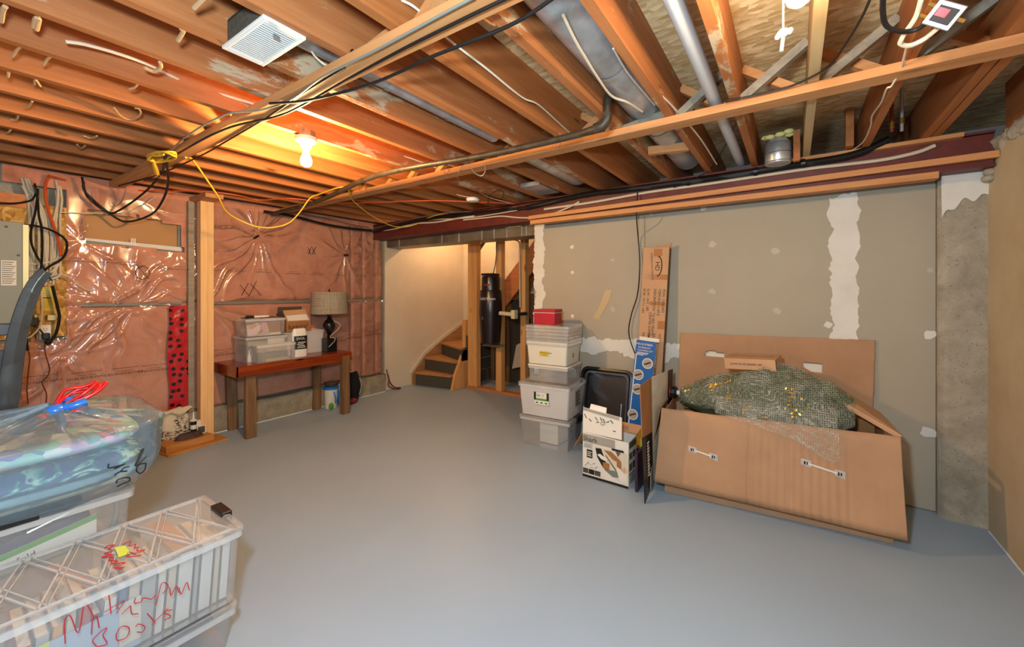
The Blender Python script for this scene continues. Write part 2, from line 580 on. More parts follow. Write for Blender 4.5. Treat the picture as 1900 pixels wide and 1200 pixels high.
part('painted_line', MB().tube([(XR - .004, 3.50 - k * .12, .003 + .001 * (k % 3)) for k in range(24)], .005, 6), MAT['caulk_line'], wr)
mb = MB()
for i in range(8):
    z = 2.02 + i * 0.036
    c_ = (0.925 + R.uniform(-.01, .008), 3.49 + R.uniform(-.02, .02), z + 0.03)
    mb.sphere(c_, 0.030, 10, (1.0, 1.3, 0.75))
part('mortar_lump', mb, MAT['crumble'], wr, sm=60)

# pilaster under the beam end
mb = MB()
mb.grid(lambda u, v: (0.735 + u * 0.21 , 3.535 + 0.006 * noise.noise(Vector((u * 3, v * 9, 0))) + (0.035 * max(0, (0.12 - u) / 0.12)), v * 2.145), 14, 60)
mb.box(0.74, 1.0, 3.56, 3.70, 0, 2.145)
pil = struct('wall_far_pilaster', mb, MAT['concrete'], sm=60)
mb = MB()
edge = [(0.742, 2.145), (0.938, 2.145), (0.936, 1.965)]
edge += [(0.936 - 0.190 * k / 14, 1.955 + 0.02 * math.sin(k * 1.1) - 0.11 * (k / 14) ** 3) for k in range(1, 15)]
mb.plate([(x, 3.532, z) for x, z in edge], (0, -0.007, 0))
part('smooth_mortar_cap', mb, MAT['mud'], pil)

# drywall partition
YD = 3.62
wf = struct('wall_far', MB().box(-2.250, 0.738, YD, YD + 0.013, 0.006, 2.118), MAT['drywall'])
mb = MB()
for x in (-2.25, -1.85, -1.44, -1.03, -0.62, -0.21, 0.2, 0.6):
    mb.box(x, x + 0.038, YD + 0.014, YD + 0.103, 0.038, 2.118)
mb.box(-2.25, 0.735, YD + 0.014, YD + 0.103, 0, 0.038)
part('stud', mb, MAT['stud'], wf)
def blotch(name, pts, seed, amp, mat=MAT['mud'], step=0.02, th=0.0016, y=YD):
    """closed x,z outline roughened into a trowelled patch"""
    out = []
    for i in range(len(pts)):
        a, b = Vector(pts[i]), Vector(pts[(i + 1) % len(pts)])
        k = max(1, int((b - a).length / step))
        nn = Vector((-(b - a).y, (b - a).x)).normalized()
        for j in range(k):
            t = j / k; p = a + (b - a) * t
            e = math.sin(math.pi * t) ** 0.3 if k > 3 else 0
            o_ = noise.noise(Vector((p.x * 9, p.y * 9, seed))) * amp + noise.noise(Vector((p.x * 40, p.y * 40, seed))) * amp * 0.5
            out.append(p + nn * o_ * e)
    mb_ = MB().plate([(p[0], y, p[1]) for p in out], (0, -th, 0))
    return part(name, mb_, mat, wf)
blotch('joint_compound', [(0.205, 2.06), (0.36, 2.075), (0.37, 1.30), (0.36, 0.7), (0.36, 0.30), (0.21, 0.30), (0.22, 1.3)], 1, 0.035)
blotch('joint_compound', [(-2.249, 2.11), (-2.14, 2.11), (-2.13, 1.7), (-2.15, 1.25), (-2.12, 1.05), (-2.249, 1.0)], 2, 0.05)
blotch('joint_compound', [(-2.1, 0.985), (-1.78, 0.955), (-1.3, 0.955), (-0.78, 0.95), (-0.72, 0.90), (-0.9, 0.78), (-1.28, 0.80), (-1.36, 0.84), (-1.7, 0.80), (-2.1, 0.84)], 3, 0.05)
_seen = []
for px_, py_, r_ in ((1305, 386, .05), (1350, 377, .035), (1425, 366, .05), (1208, 397, .04), (1085, 409, .04), (1062, 458, .04), (1062, 505, .045), (1136, 482, .035), (1322, 453, .05),
                 (1322, 541, .05), (1438, 466, .05), (1442, 577, .05), (1062, 586, .04), (1537, 602, .05), (1726, 501, .03), (1724, 620, .06), (1722, 803, .075), (1137, 574, .05)):
    p = aY(px_, py_, YD)
    k = 9; r_ *= 0.62
    pts = [(p.x + r_ * R.uniform(.6, 1.1) * math.cos(2 * math.pi * j / k), p.z + r_ * R.uniform(.5, 1.0) * math.sin(2 * math.pi * j / k)) for j in range(k)]
    blotch('screw_patch', pts, px_, 0.01, mat=MAT['mud'] if py_ > 590 or px_ in (1305, 1062) else MAT['drywall_patch'] if 'drywall_patch' in MAT else plain('drywall_patch', 184, 172, 150, 0.5))
mb = MB()
for a in ((1104, 595), (1137, 590)):
    p = aY(*a, YD - 0.004)
mb = MB()
tp = [aY(x, y, YD - 0.003) for x, y in ((1123, 538), (1135, 537), (1131, 556), (1112, 592), (1100, 590), (1113, 566))]
mb.plate(tp, (0, -0.001, 0))
part('loose_paper_tape', mb, plain('paper_tape', 190, 166, 126, 0.5), wf)

# wall of the stair, behind the beam
struct('wall_stair_side', MB().box(-4.86, -4.715, 3.60, 5.3, 0, 3.4), MAT['white_plaster'])
struct('wall_stair_end', MB().box(-4.86, -1.6, 5.24, 5.34, 0, 3.4), MAT['white_plaster'])
plain('peach_wall', 214, 176, 138, 0.8)
mb = MB()
for x in (-3.6, -3.15, -2.85, -2.5):
    mb.box(x, x + 0.038, 5.10, 5.19, 0, 1.4)
mb.box(-3.7, -2.3, 5.10, 5.19, 1.36, 1.40)
struct('trim_2', mb, MAT['stud'])
struct('wall_understair', MB().box(-2.06, -2.02, 4.55, 5.25, 0, 3.4), MAT['cardboard_dark'])

# rim over the right wall, with sill plate
struct('trim_3', MB().box(0.965, 1.0, -3.2, 3.4, 2.30, ZT), MAT['joist_plain'])
struct('trim_4', MB().box(0.955, 1.15, -3.2, 3.4, 2.262, 2.30), MAT['joist_plain'])

# ================================================================ joists
ORD = ['first', 'second', 'third', 'fourth', 'fifth', 'sixth', 'seventh', 'eighth', 'ninth', 'tenth', 'eleventh', 'twelfth', 'thirteenth', 'fourteenth', 'fifteenth', 'sixteenth', 'seventeenth', 'eighteenth', 'nineteenth', 'twentieth']
JX = [0.667, 0.355, 0.053, -0.249, -0.549, -0.832, -1.15, -1.438, -1.742, -2.045, -2.365, -2.665, -2.975, -3.29, -3.60, -3.91, -4.22, -4.54]
GJ = 'wooden floor joists overhead'
for i, x in enumerate(JX):
    m = MAT['pale_lumber'] if i == 2 else MAT['joist'] if i in (3, 4, 5, 7, 8, 9, 10) else MAT['joist_plain']
    extra = {0: ', doubled, nearest the concrete wall', 2: ', pale and narrow, beside the bulb with the string', 3: ', just right of the white drain pipe', 4: ', just left of the white drain pipe', 17: ', nearest the pink wall'}.get(i, ' from the right concrete wall')
    mb = MB().box(x, x + 0.038, -3.1, 4.2, ZB, ZT)
    if i == 0:
        mb.box(x - 0.045, x - 0.005, -3.1, 4.2, ZB, ZT)
    solo('floor_joist', mb, m, f'{ORD[i]} long wooden ceiling joist' + extra, 'joist', GJ)

def bay(i):      # clear gap left of joist i .. right face of joist i+1
    return JX[i + 1] + 0.038, JX[i]
# strapping boards nailed across the joists
mb = MB().hexa([(-4.64, 0.800, ZB - .04), (-0.30, 0.925, ZB - .04), (-0.30, 1.015, ZB - .04), (-4.64, 0.890, ZB - .04)],
               [(-4.64, 0.800, ZB - .001), (-0.30, 0.925, ZB - .001), (-0.30, 1.015, ZB - .001), (-4.64, 0.890, ZB - .001)])
solo('strapping_board', mb, MAT['strap'], 'nearer long board nailed across the joists, with black cables lying along it', 'board', 'strapping boards under the joists', bevel=.003)
mb = MB().hexa([(-4.62, 2.145, ZB - .04), (0.92, 2.185, ZB - .04), (0.92, 2.285, ZB - .04), (-4.62, 2.235, ZB - .04)],
               [(-4.62, 2.145, ZB - .001), (0.92, 2.185, ZB - .001), (0.92, 2.285, ZB - .001), (-4.62, 2.235, ZB - .001)])
solo('strapping_board', mb, MAT['strap'], 'farther long board nailed across the joists, beside the iron pipe, reaching the right wall', 'board', 'strapping boards under the joists', bevel=.003)

# cross bridging, two slanted struts per bay over each strapping board
GB = 'cross bridging struts between the joists'
for i in range(len(JX) - 1):
    a, b = bay(i)
    for row, (yb, rn) in enumerate(((0.96, 'nearer strapping board'), (2.25, 'farther strapping board'))):
        if row == 0 and (i < 4 or i == 7):
            continue
        for k in range(2):
            y = yb + (0.0 if k == 0 else 0.10) + (0.02 * (i % 2))
            z0, z1 = ZB + 0.02, ZT - 0.03
            p, q = ((a, y, z0), (b, y, z1)) if k == 0 else ((a, y, z1), (b, y, z0))
            m = MAT['grey_lumber'] if (k == 0 and i < 5) else MAT['strap']
            if i in (4, 6) and k == 1:
                continue
            if i == 4 or i == 6:      # ducts fill these bays: one strut sits below them
                p, q = (a, y, ZB + 0.015), (b, y, ZB + 0.045)
            solo('bridging_strut', MB().beam(p, q, 0.040, 0.038), m,
                 f'slanted strut rising {"right" if k == 0 else "left"}, {ORD[i]} bay from the right, over the {rn}', 'strut', GB)
# short blocks
solo('blocking', MB().beam((-0.79, 0.86, 2.50), (-0.56, 0.86, 2.50), 0.038, 0.09), MAT['strap'], 'short pale wooden block above the large dark duct, top centre of the photo', 'wood block')
solo('blocking', MB().beam((-0.795, 2.72, 2.335), (-0.552, 2.78, 2.335), 0.04, 0.05), MAT['strap'], 'short wooden block under the large dark duct, beyond the iron pipe', 'wood block')
solo('blocking', MB().box(0.0, 0.036, 3.20, 3.24, 2.25, 2.45), MAT['joist_plain'], 'short upright wooden block right of the round capped duct', 'wood block')
solo('blocking', MB().box(0.27, 0.31, 3.28, 3.34, 2.312, 2.554), MAT['joist_plain'], 'short upright wooden block left of the copper pipes above the beam', 'wood block')

# ================================================================ beam, nailers, duct
bm_ = thing('steel_beam', 'long dark red steel beam crossing the room over the drywall', 'beam', (-1.9, 3.5, 2.13))
mb = MB()
mb.box(-4.80, 0.93, 3.40, 3.60, 2.105, 2.118)
mb.box(-4.80, 0.93, 3.40, 3.60, 2.295, 2.308)
part('flange', mb, MAT['red_steel'], bm_)
part('web', MB().box(-4.80, 0.93, 3.47, 3.53, 2.118, 2.295), MAT['red_steel'], bm_)
part('web_face', MB().box(-4.72, 0.925, 3.41, 3.47, 2.118, 2.290), MAT['red_steel'], bm_)
solo('nailing_strip', MB().hexa([(-2.16, 3.360, 2.112), (0.935, 3.360, 2.143), (0.935, 3.398, 2.143), (-2.16, 3.398, 2.112)], [(-2.16, 3.360, 2.148), (0.935, 3.360, 2.182), (0.935, 3.398, 2.182), (-2.16, 3.398, 2.148)]), MAT['strap'], 'long wooden strip along the foot of the red steel beam, the upper of two', 'board', 'wood strips over the drywall', bevel=.003)
solo('nailing_strip', MB().box(-2.14, 0.70, 3.360, 3.448, 2.064, 2.104), MAT['strap'], 'long wooden strip directly on top of the drywall, the lower of two', 'board', 'wood strips over the drywall', bevel=.003)
solo('nailing_strip', MB().hexa([(-0.05, 3.36, 2.286), (0.80, 3.36, 2.286), (0.80, 3.44, 2.286), (-0.05, 3.44, 2.286)],
     [(-0.05, 3.36, 2.309), (0.80, 3.36, 2.309), (0.80, 3.44, 2.309), (-0.05, 3.44, 2.309)]), MAT['strap'], 'short wooden strip on top of the red beam near the right concrete wall', 'board', 'wood strips over the drywall')

dk = thing('metal_duct', 'long rectangular sheet metal duct hung under the red beam over the stair', 'duct', (-3.4, 3.75, 2.0))
mb = MB().hexa([(-4.714, 3.63, 2.015), (-2.10, 3.63, 1.995), (-2.10, 3.90, 1.995), (-4.714, 3.90, 2.015)],
               [(-4.714, 3.63, 2.125), (-2.10, 3.63, 2.105), (-2.10, 3.90, 2.105), (-4.714, 3.90, 2.125)])
part('duct_body', mb, MAT['galv_dark'], dk)
mb = MB()
for x in (-4.45, -3.63, -3.34, -2.98, -2.80, -2.62, -2.42, -2.36):
    mb.box(x, x + 0.012, 3.622, 3.63, 1.995, 2.12)
part('seam', mb, MAT['galvanised'], dk)

# ducts in the joist bays
def bayduct(name, cx, cz, rx, rz, y0, y1, mat, label):
    t = thing(name, label, 'duct', (cx, (y0 + y1) / 2, cz - rz))
    mb = MB()
    n_ = 20
    ys = [y0, y1]
    vs = [(cx + rx * math.cos(2 * math.pi * k / n_), y, cz + rz * math.sin(2 * math.pi * k / n_)) for y in ys for k in range(n_)]
    mb.add(vs, [(k, (k + 1) % n_, n_ + (k + 1) % n_, n_ + k) for k in range(n_)] + [tuple(range(n_ - 1, -1, -1)), tuple(range(n_, 2 * n_))])
    part('pipe', mb, mat, t, sm=40)
    for y in (y0 + (y1 - y0) * .33, y0 + (y1 - y0) * .66):
        mb = MB()
        vs = [(cx + (rx + .003) * math.cos(2 * math.pi * k / n_), yy, cz + (rz + .003) * math.sin(2 * math.pi * k / n_)) for yy in (y, y + .03) for k in range(n_)]
        mb.add(vs, [(k, (k + 1) % n_, n_ + (k + 1) % n_, n_ + k) for k in range(n_)])
        part('joint', mb, mat, t, sm=40)
    return t
bayduct('round_duct', -1.585, 2.425, 0.060, 0.060, 0.80, 2.06, MAT['galvanised'], 'slim shiny round duct in the bay right of the white register')
bayduct('round_duct', -1.585, 2.42, 0.10, 0.066, 2.42, 3.30, MAT['galvanised'], 'wide pale flat duct between joists beyond the iron pipe, left of centre')
bayduct('round_duct', -0.675, 2.45, 0.100, 0.10, 0.90, 3.36, MAT['galvanised'], 'large round galvanised duct between joists, upper centre of the photo')
solo('round_duct', MB().box(-2.0, -1.80, 2.98, 3.34, 2.325, 2.36), MAT['galvanised'], 'flat square metal duct plate between joists just before the red beam', 'duct')

# capped vertical stub
t = thing('duct_stub', 'short round capped black metal duct with yellow foam, hanging above the red beam', 'duct', (-0.085, 3.24, 2.24))
part('pipe', MB().lathe([(0.072, 0), (0.075, 0.004), (0.075, 0.135), (0.05, 0.165), (0.045, 0.19)], (-0.085, 3.24, 2.255), 28), MAT['galvanised'], t, sm=40)
mb = MB()
for z in (2.262, 2.32, 2.38):
    mb.lathe([(0.075, 0), (0.0785, 0.003), (0.075, 0.006)], (-0.085, 3.24, z), 28)
part('band', mb, MAT['steel'], t, sm=40)
mb = MB()
for k in range(7):
    mb.sphere((-0.085 + 0.045 * math.cos(k * .9 + .4) * 1.5, 3.23 + 0.045 * math.sin(k * .9), 2.445 + R.uniform(-.01, .01)), 0.024, 8, (1.4, 1, .7))
part('foam_bead', mb, MAT['yellow_foam'], t, sm=60)

# register
t = thing('ceiling_register', 'white slatted metal air register between the joists', 'vent', (-1.58, 0.675, 2.298), rot=(0, 0, 0.03))
part('frame', MB().box(-.155, .155, -.072, -.058, 0, .012).box(-.155, .155, .058, .072, 0, .012).box(-.155, -.128, -.058, .058, 0, .012).box(.128, .155, -.058, .058, 0, .012), MAT['white_plastic'], t, world=False, bevel=.002)
mb = MB()
for k in range(19):
    x = -.120 + k * .0133
    mb.hexa([(x - .0032, -.058, 0.001), (x + .0032, -.058, 0.002), (x + .0032, .058, 0.002), (x - .0032, .058, 0.001)], [(x - .0032, -.058, .002), (x + .0032, -.058, .003), (x + .0032, .058, .003), (x - .0032, .058, .002)])
part('slat', mb, MAT['white_plastic'], t, world=False)
part('boot', MB().box(-.14, .14, -.065, .065, .090, .10).box(-.14, .14, -.065, -.062, .012, .10).box(-.14, .14, .062, .065, .012, .10).box(-.14, -.137, -.062, .062, .012, .10).box(.137, .14, -.062, .062, .012, .10), MAT['carpet_dark'], t, world=False)  # boot coloured dark, painting in the shade behind the slats
part('damper_lever', MB().box(.09, .095, -.01, .01, -.012, 0.001), MAT['steel'], t, world=False)

# white drain pipe
t = thing('drain_pipe', 'white plastic drain pipe running between two joists to the beam', 'pipe', (-0.325, 1.5, 2.335))
part('pipe', MB().tube([(-0.325, -1.2, 2.365), (-0.325, 3.46, 2.365)], 0.030, 20), MAT['pvc_white'], t, sm=40)
part('coupling', MB().tube([(-0.325, 0.865, 2.365), (-0.325, 0.955, 2.365)], 0.034, 20), MAT['pvc_white'], t, sm=40)
# iron gas pipe with elbow
t = thing('iron_pipe', 'dark iron gas pipe slung under the joists, turning up at an elbow', 'pipe', (-2.6, 2.0, 2.2))
pth = [aZ(438, 405, 2.24), aZ(560, 370, 2.24), aZ(700, 325, 2.24), aZ(900, 288, 2.24), aZ(1050, 255, 2.24), aZ(1110, 237, 2.24)]
pth[0] = Vector((-4.62, 2.06, 2.235))
pth[1] = Vector((-3.6, 2.02, 2.238))
part('pipe', MB().tube(smooth(pth, 4), 0.019, 12), MAT['iron_pipe'], t, sm=50)
e_ = pth[-1]
part('elbow', MB().tube(smooth([e_ - Vector((.02, 0, 0)), e_ + Vector((.02, 0, .004)), e_ + Vector((.045, 0, .03)), e_ + Vector((.048, 0, .06))], 4), 0.026, 12), MAT['iron_pipe'], t, sm=50)
part('riser', MB().tube(smooth([e_ + Vector((.048, 0, .04)), e_ + Vector((.05, 0, .13)), e_ + Vector((.052, .02, .165)), e_ + Vector((.055, .06, .175)), e_ + Vector((.07, .45, .18))], 4), 0.019, 12), MAT['iron_pipe'], t, sm=50)
mb = MB()
for a in (0.2, 0.45, 0.7, 0.93):
    p = pth[0].lerp(e_, a); p.y = 2.0
    mb.tube(smooth([p + Vector((0, -.025, .06)), p + Vector((0, -.03, 0)), p + Vector((0, 0, -.03)), p + Vector((0, .03, 0)), p + Vector((0, .025, .06))], 4), 0.0018, 5)
part('wire_hanger', mb, MAT['steel'], t)
# copper risers
t = thing('copper_pipes', 'pair of short copper pipes rising to the subfloor near the right wall', 'pipe', (0.50, 3.1, 2.33))
part('pipe', MB().tube([(0.46, 3.12, 2.31), (0.46, 3.12, 2.555)], 0.0085, 10), MAT['copper'], t, sm=50)
part('pipe', MB().tube([(0.505, 3.14, 2.31), (0.505, 3.14, 2.555)], 0.0085, 10), MAT['galvanised'], t, sm=50)
part('fitting', MB().tube([(0.46, 3.12, 2.33), (0.46, 3.12, 2.365)], 0.012, 10).tube([(0.505, 3.14, 2.35), (0.505, 3.14, 2.385)], 0.012, 10), MAT['brass'], t, sm=50)

# ================================================================ lamps
def bulb_lamp(label, x, y, z, em, strength, string=False, side=None):
    t = thing('lamp_holder', label, 'ceiling light', (x, y, z), group='bare bulb lamp holders')
    part('porcelain_base', MB().lathe([(0.024, -.062), (0.030, -.05), (0.034, -.035), (0.056, -.02), (0.060, 0), (0.03, 0)], (x, y, z), 24), MAT['off_white'], t, sm=40)
    part('junction_box', MB().lathe([(0.050, 0.0), (0.050, 0.038), (0, 0.038)], (x, y, z), 10), MAT['galv_dark'], t)
    part('bulb', MB().lathe([(0.0, -.170), (0.014, -.167), (0.026, -.157), (0.031, -.142), (0.030, -.128), (0.022, -.105), (0.014, -.085), (0.013, -.06), (0.0, -.058)], (x, y, z), 20), em, t, sm=60)
    return t
def emis(name, c, s_):
    m, nt, b = base(name, (1, 1, 1, 1), 0.5, emit=c, es=s_)
    return m
emis('bulb_glow_warm', BULB_WARM + (1,), 1120)
emis('bulb_glow_soft', BULB_SOFT + (1,), 220)
emis('fill_glow_back', (1.0, 0.94, 0.88, 1), 120)  # neutral glow for the added fill bulbs
emis('bulb_glow_stair', (1.0, 0.62, 0.30, 1), 380)
L1 = bulb_lamp('bare lit bulb in a white porcelain holder, left of centre over the room', -2.345, 1.235, 2.30, MAT['bulb_glow_warm'], 1)
L2 = bulb_lamp('bare lit bulb with a white pull string at the top right', 0.012, 1.315, 2.330, MAT['bulb_glow_soft'], 1)
part('pull_string', MB().tube([(-.022, 1.28, 2.30), (-.022, 1.28, 2.05)], 0.0026, 6), MAT['white_cable'], L2)
mb = MB()
mb.sphere((-.022, 1.28, 2.082), .012, 10, (1.3, 1, 1)).sphere((-.034, 1.28, 2.076), .008, 8).sphere((-.008, 1.28, 2.082), .009, 8)
mb.tube([(-.022, 1.28, 2.07), (-.026, 1.28, 2.035)], 0.005, 6)
part('string_knot', mb, MAT['white_cable'], L2, sm=60)
bulb_lamp('added bare fill bulb, unseen behind the photographer on the left side', -2.6, -1.3, 2.30, MAT['fill_glow_back'], 1)  # unseen bulbs added behind the camera to fill the room with light
bulb_lamp('added bare fill bulb, unseen behind the photographer on the right side', -0.4, -1.6, 2.30, MAT['fill_glow_back'], 1)  # second added fill bulb, also out of view
bulb_lamp('bare lit bulb above the stair behind the duct', -4.15, 4.55, 2.62, MAT['bulb_glow_stair'], 1)
# smoke detector
struct('trim_5', MB().box(-4.714, -3.9, 4.50, 4.60, 2.66, 2.75), MAT['plate_wood'])
t = thing('smoke_detector', 'small white round detector hanging off a joist by its wires', 'smoke detector', tuple(aZ(877, 370, 2.25)))
part('housing', MB().lathe([(0.0, -.022), (0.05, -.018), (0.062, 0), (0.055, 0.012), (0, 0.014)], (0, 0, 0), 24), MAT['white_plastic'], t, world=False, sm=50)
part('wire', MB().tube(smooth([(0, 0, .012), (-.06, -.02, .03), (-.12, -.03, .045), (-.17, -.03, .065)], 5), .004, 6), MAT['white_cable'], t, world=False)

# ================================================================ insulated left wall
def red_film():
    m, nt, b = base('red_film', rgb(176, 24, 30), 0.22, spec=0.6)
    vo = N(nt, 'ShaderNodeTexVoronoi', Scale=1.0)
    vo.inputs['Randomness'].default_value = 0.55
    vo.voronoi_dimensions = '2D'
    sp = N(nt, 'ShaderNodeSeparateXYZ'); cb = N(nt, 'ShaderNodeCombineXYZ')
    nt.links.new(coords(nt, (15, 15, 15)), sp.inputs[0]); nt.links.new(sp.outputs[1], cb.inputs[0]); nt.links.new(sp.outputs[2], cb.inputs[1])
    nt.links.new(cb.outputs[0], vo.inputs['Vector'])
    c = mixc(nt, ramp(nt, vo.outputs['Distance'], [(0.22, W1), (0.30, W0)]), rgb(176, 22, 30), rgb(40, 10, 14))
    nt.links.new(c, b.inputs['Base Color'])
    bump(nt, b, noisy(nt, coords(nt), 22, 3), 0.6, 0.01)
red_film()

WX = -4.735
OP = (0.665, 1.315, 1.795, 2.065)          # window opening y0,y1,z0,z1
def wy(px, py): return aX(px, py, -4.68)
def insul_edge(y):   # lower rim of the insulation over the panel board
    return 1.04 if y < 0.565 else 0.27 + 0.01 * math.sin(y * 7)
ins = thing('insulation_blanket', 'pink fibreglass batts under clear plastic covering the left wall', 'insulation', (-4.75, 1.6, 0.27))
NY, NZ = 150, 80
vid = {}; mb = MB()
for j in range(NZ + 1):
    for i in range(NY + 1):
        y = 0.12 + (3.53 - 0.12) * i / NY
        z = 0.27 + (2.33 - 0.27) * j / NZ
        d = 0.018 * noise.noise(Vector((y * 2.2, z * 2.2, 0))) + 0.008 * noise.noise(Vector((y * 9, z * 9, 4)))
        seam = 0.0
        for sy in (0.60, 1.36, 2.12, 3.22):
            seam -= 0.012 * math.exp(-((y - sy) / 0.02) ** 2)
        seam -= 0.02 * math.exp(-((z - 1.285) / 0.02) ** 2)
        vid[i, j] = len(mb.v)
        mb.v.append(Vector((WX + 0.02 + d + seam, y, z)))
for j in range(NZ):
    for i in range(NY):
        y = 0.12 + (3.53 - 0.12) * (i + .5) / NY; z = 0.27 + (2.33 - 0.27) * (j + .5) / NZ
        jag = 0.03 * noise.noise(Vector((y * 6, z * 6, 9)))
        if OP[0] + jag < y < OP[1] + jag and OP[2] + 0.5 * jag + (y - .67) * -0.05 < z < OP[3] - max(0, (y - 0.8)) * 0.10 + jag: continue
        if y < 0.57 and 1.02 + jag < z < 2.2 : continue
        if y < 0.25 and z > 1.0: continue
        mb.f.append((vid[i, j], vid[i + 1, j], vid[i + 1, j + 1], vid[i, j + 1])); mb.m.append(0)
part('pink_batt', mb, MAT['pink_batt'], ins, sm=80)
# plastic sheet with gathered folds
GA = []   # y, z, strength, count, radius, phase, direction range
for (px, py, a, n_, r_, ph) in ((478, 438, .046, 19, .60, 0.3), (640, 472, .024, 13, .38, 1.0), (118, 655, .034, 17, .46, 2.0), (150, 448, .034, 9, .65, 0.0), (384, 562, .036, 15, .50, 1.4),
                             (330, 470, .012, 9, .3, .6), (200, 566, .026, 13, .55, 2.2), (690, 470, .018, 9, .25, 0.), (250, 566, .024, 17, .5, .2), (560, 640, .012, 9, .3, 1.2), (120, 540, .022, 11, .3, 0)):
    p = wy(px, py); GA.append((p.y, p.z, a, n_, r_, ph))
def sheet_h(y, z):
    h = 0.008 * noise.noise(Vector((y * 2, z * 2, 20))) + 0.0022 * noise.noise(Vector((y * 10, z * 10, 2)))
    for (gy, gz, a, n_, r_, ph) in GA:
        dy, dz = y - gy, z - gz
        r = math.hypot(dy, dz)
        if r < r_ * 2.2:
            th = math.atan2(dz, dy) + 0.25 * noise.noise(Vector((y * 4, z * 4, ph)))
            m_ = noise.noise(Vector((math.cos(th) * 1.7, math.sin(th) * 1.7, ph * 3)))
            h += a * math.exp(-(r / r_) ** 2) * min(1, r / 0.07) * max(0, m_ + .35) * (1 - abs(math.sin(th * n_ / 2 + ph))) ** 2.2 * 1.5
    for sy in (1.36, 3.05, 3.22, 3.42):
        q = (y - sy)
        h -= 0.012 * math.exp(-(q / 0.018) ** 2)
    if y > 3.3 or abs(y - 3.22) < .09:
        h += 0.007 * noise.noise(Vector((y * 9, z * 26, 7)))
    h -= 0.018 * math.exp(-((z - 1.285) / 0.03) ** 2)
    return h
NY, NZ = 330, 210
vid = {}; mb = MB()
for j in range(NZ + 1):
    for i in range(NY + 1):
        y = 0.10 + (3.545 - 0.10) * i / NY
        z = 0.262 + (2.25 - 0.262) * j / NZ
        vid[i, j] = len(mb.v)
        mb.v.append(Vector((-4.683 + sheet_h(y, z), y, z)))
for j in range(NZ):
    for i in range(NY):
        y = 0.10 + (3.545 - 0.10) * (i + .5) / NY; z = 0.262 + (2.25 - 0.262) * (j + .5) / NZ
        jag = 0.03 * noise.noise(Vector((y * 7, z * 7, 9)))
        if OP[0] + jag < y < OP[1] + jag and OP[2] - .02 + 0.5 * jag + (y - .67) * -0.05 < z < OP[3] + .02 - max(0, (y - 0.8)) * 0.08 + jag: continue
        if y < 0.575 + jag * .3 and z > 1.03 + jag: continue
        mb.f.append((vid[i, j], vid[i + 1, j], vid[i + 1, j + 1], vid[i, j + 1])); mb.m.append(0)
part('plastic_sheet', mb, MAT['poly_sheet'], ins, sm=80)
# strapping line, staples, marker writing, printing
mb = MB().box(-4.700, -4.688, 0.66, 1.30, 1.275, 1.297)
mb.box(-4.700, -4.688, 1.42, 3.53, 1.268, 1.290)
part('seam_tape', mb, MAT['grey_frame'], ins)
mb = MB()
mb.box(-4.66, -4.655, 0.0, 0.001, 0, 0.001)
part('red_tape_strip', MB().grid(lambda u, v: (-4.668 + 0.006 * noise.noise(Vector((u * 2, v * 12, 1))), 1.193 + u * 0.158 + 0.008 * math.sin(v * 9) * (1 - u), 0.30 + v * 0.965), 14, 70), MAT['red_film'], ins, sm=80)
def stroke_on_wall(name, pts, r=0.003, x=-4.655, mat='ink', par=None):
    mb = MB(); mb.tube([Vector((x, q.y, q.z)) for q in (wy(*p) for p in pts)], r, 5)
    return part(name, mb, MAT[mat], par or ins)
for k, ln in enumerate(([(443, 528), (460, 548)], [(459, 525), (446, 548)], [(463, 526), (483, 548)], [(474, 521), (460, 549)],
           [(569, 458), (575, 473)], [(575, 459), (570, 471)], [(576, 457), (583, 472)], [(584, 458), (577, 471)])):
    stroke_on_wall('marker_cross', ln, 0.0028)
stroke_on_wall('marker_circle', [(263 + 13 * math.cos(a * .42), 506 + 12 * math.sin(a * .42)) for a in range(16)], 0.0028)
stroke_on_wall('marker_circle', [(252, 490), (262, 503), (275, 518)], 0.0018)
for pts in ([(469, 442), (478, 437)], [(636, 473), (644, 473)]):
    stroke_on_wall('black_clip', pts, 0.010)
def prints(px, py, flip):
    p = wy(px, py); p.x = -4.655
    xd, yd = ((0, 1, 0), (0, 0, 1)) if not flip else ((0, -1, 0), (0, 0, -1))
    ob = lettering('printed_text', 'polythene vapour barrier', 0.0165, MAT['ink'], ins, p, xd, yd, align='CENTER', depth=0.0002)
    p2 = p + Vector((0, 0, -0.022 if not flip else 0.022))
    lettering('printed_text', 'pare-vapeur polythene', 0.011, MAT['ink'], ins, p2, xd, yd, align='CENTER', depth=0.0002)
    p2 = p + Vector((0, 0, -0.040 if not flip else 0.040))
    if not flip:
        mb = MB()
        for k in range(16):
            mb.box(p2.x, p2.x + .0004, p2.y - .11 + k * .014, p2.y - .11 + k * .014 + .008 + .004 * (k % 2), p2.z, p2.z + .004)
            mb.box(p2.x, p2.x + .0004, p2.y - .11 + k * .014, p2.y - .11 + k * .014 + .006 + .005 * (k % 3 == 0), p2.z - .010, p2.z - .006)
        part('fine_print', mb, MAT['ink'], ins)
for a in ((75, 697), (160, 690), (232, 682), (285, 677)):
    prints(a[0], a[1], False)
for a in ((413, 649), (625, 626), (655, 620), (690, 614)):
    prints(a[0], a[1], False)
for a in ((143, 484), (198, 486), (245, 491), (295, 496), (330, 499), (390, 500), (437, 502), (487, 504), (542, 507), (586, 508), (626, 510), (668, 511), (700, 510)):
    prints(a[0], a[1], True)

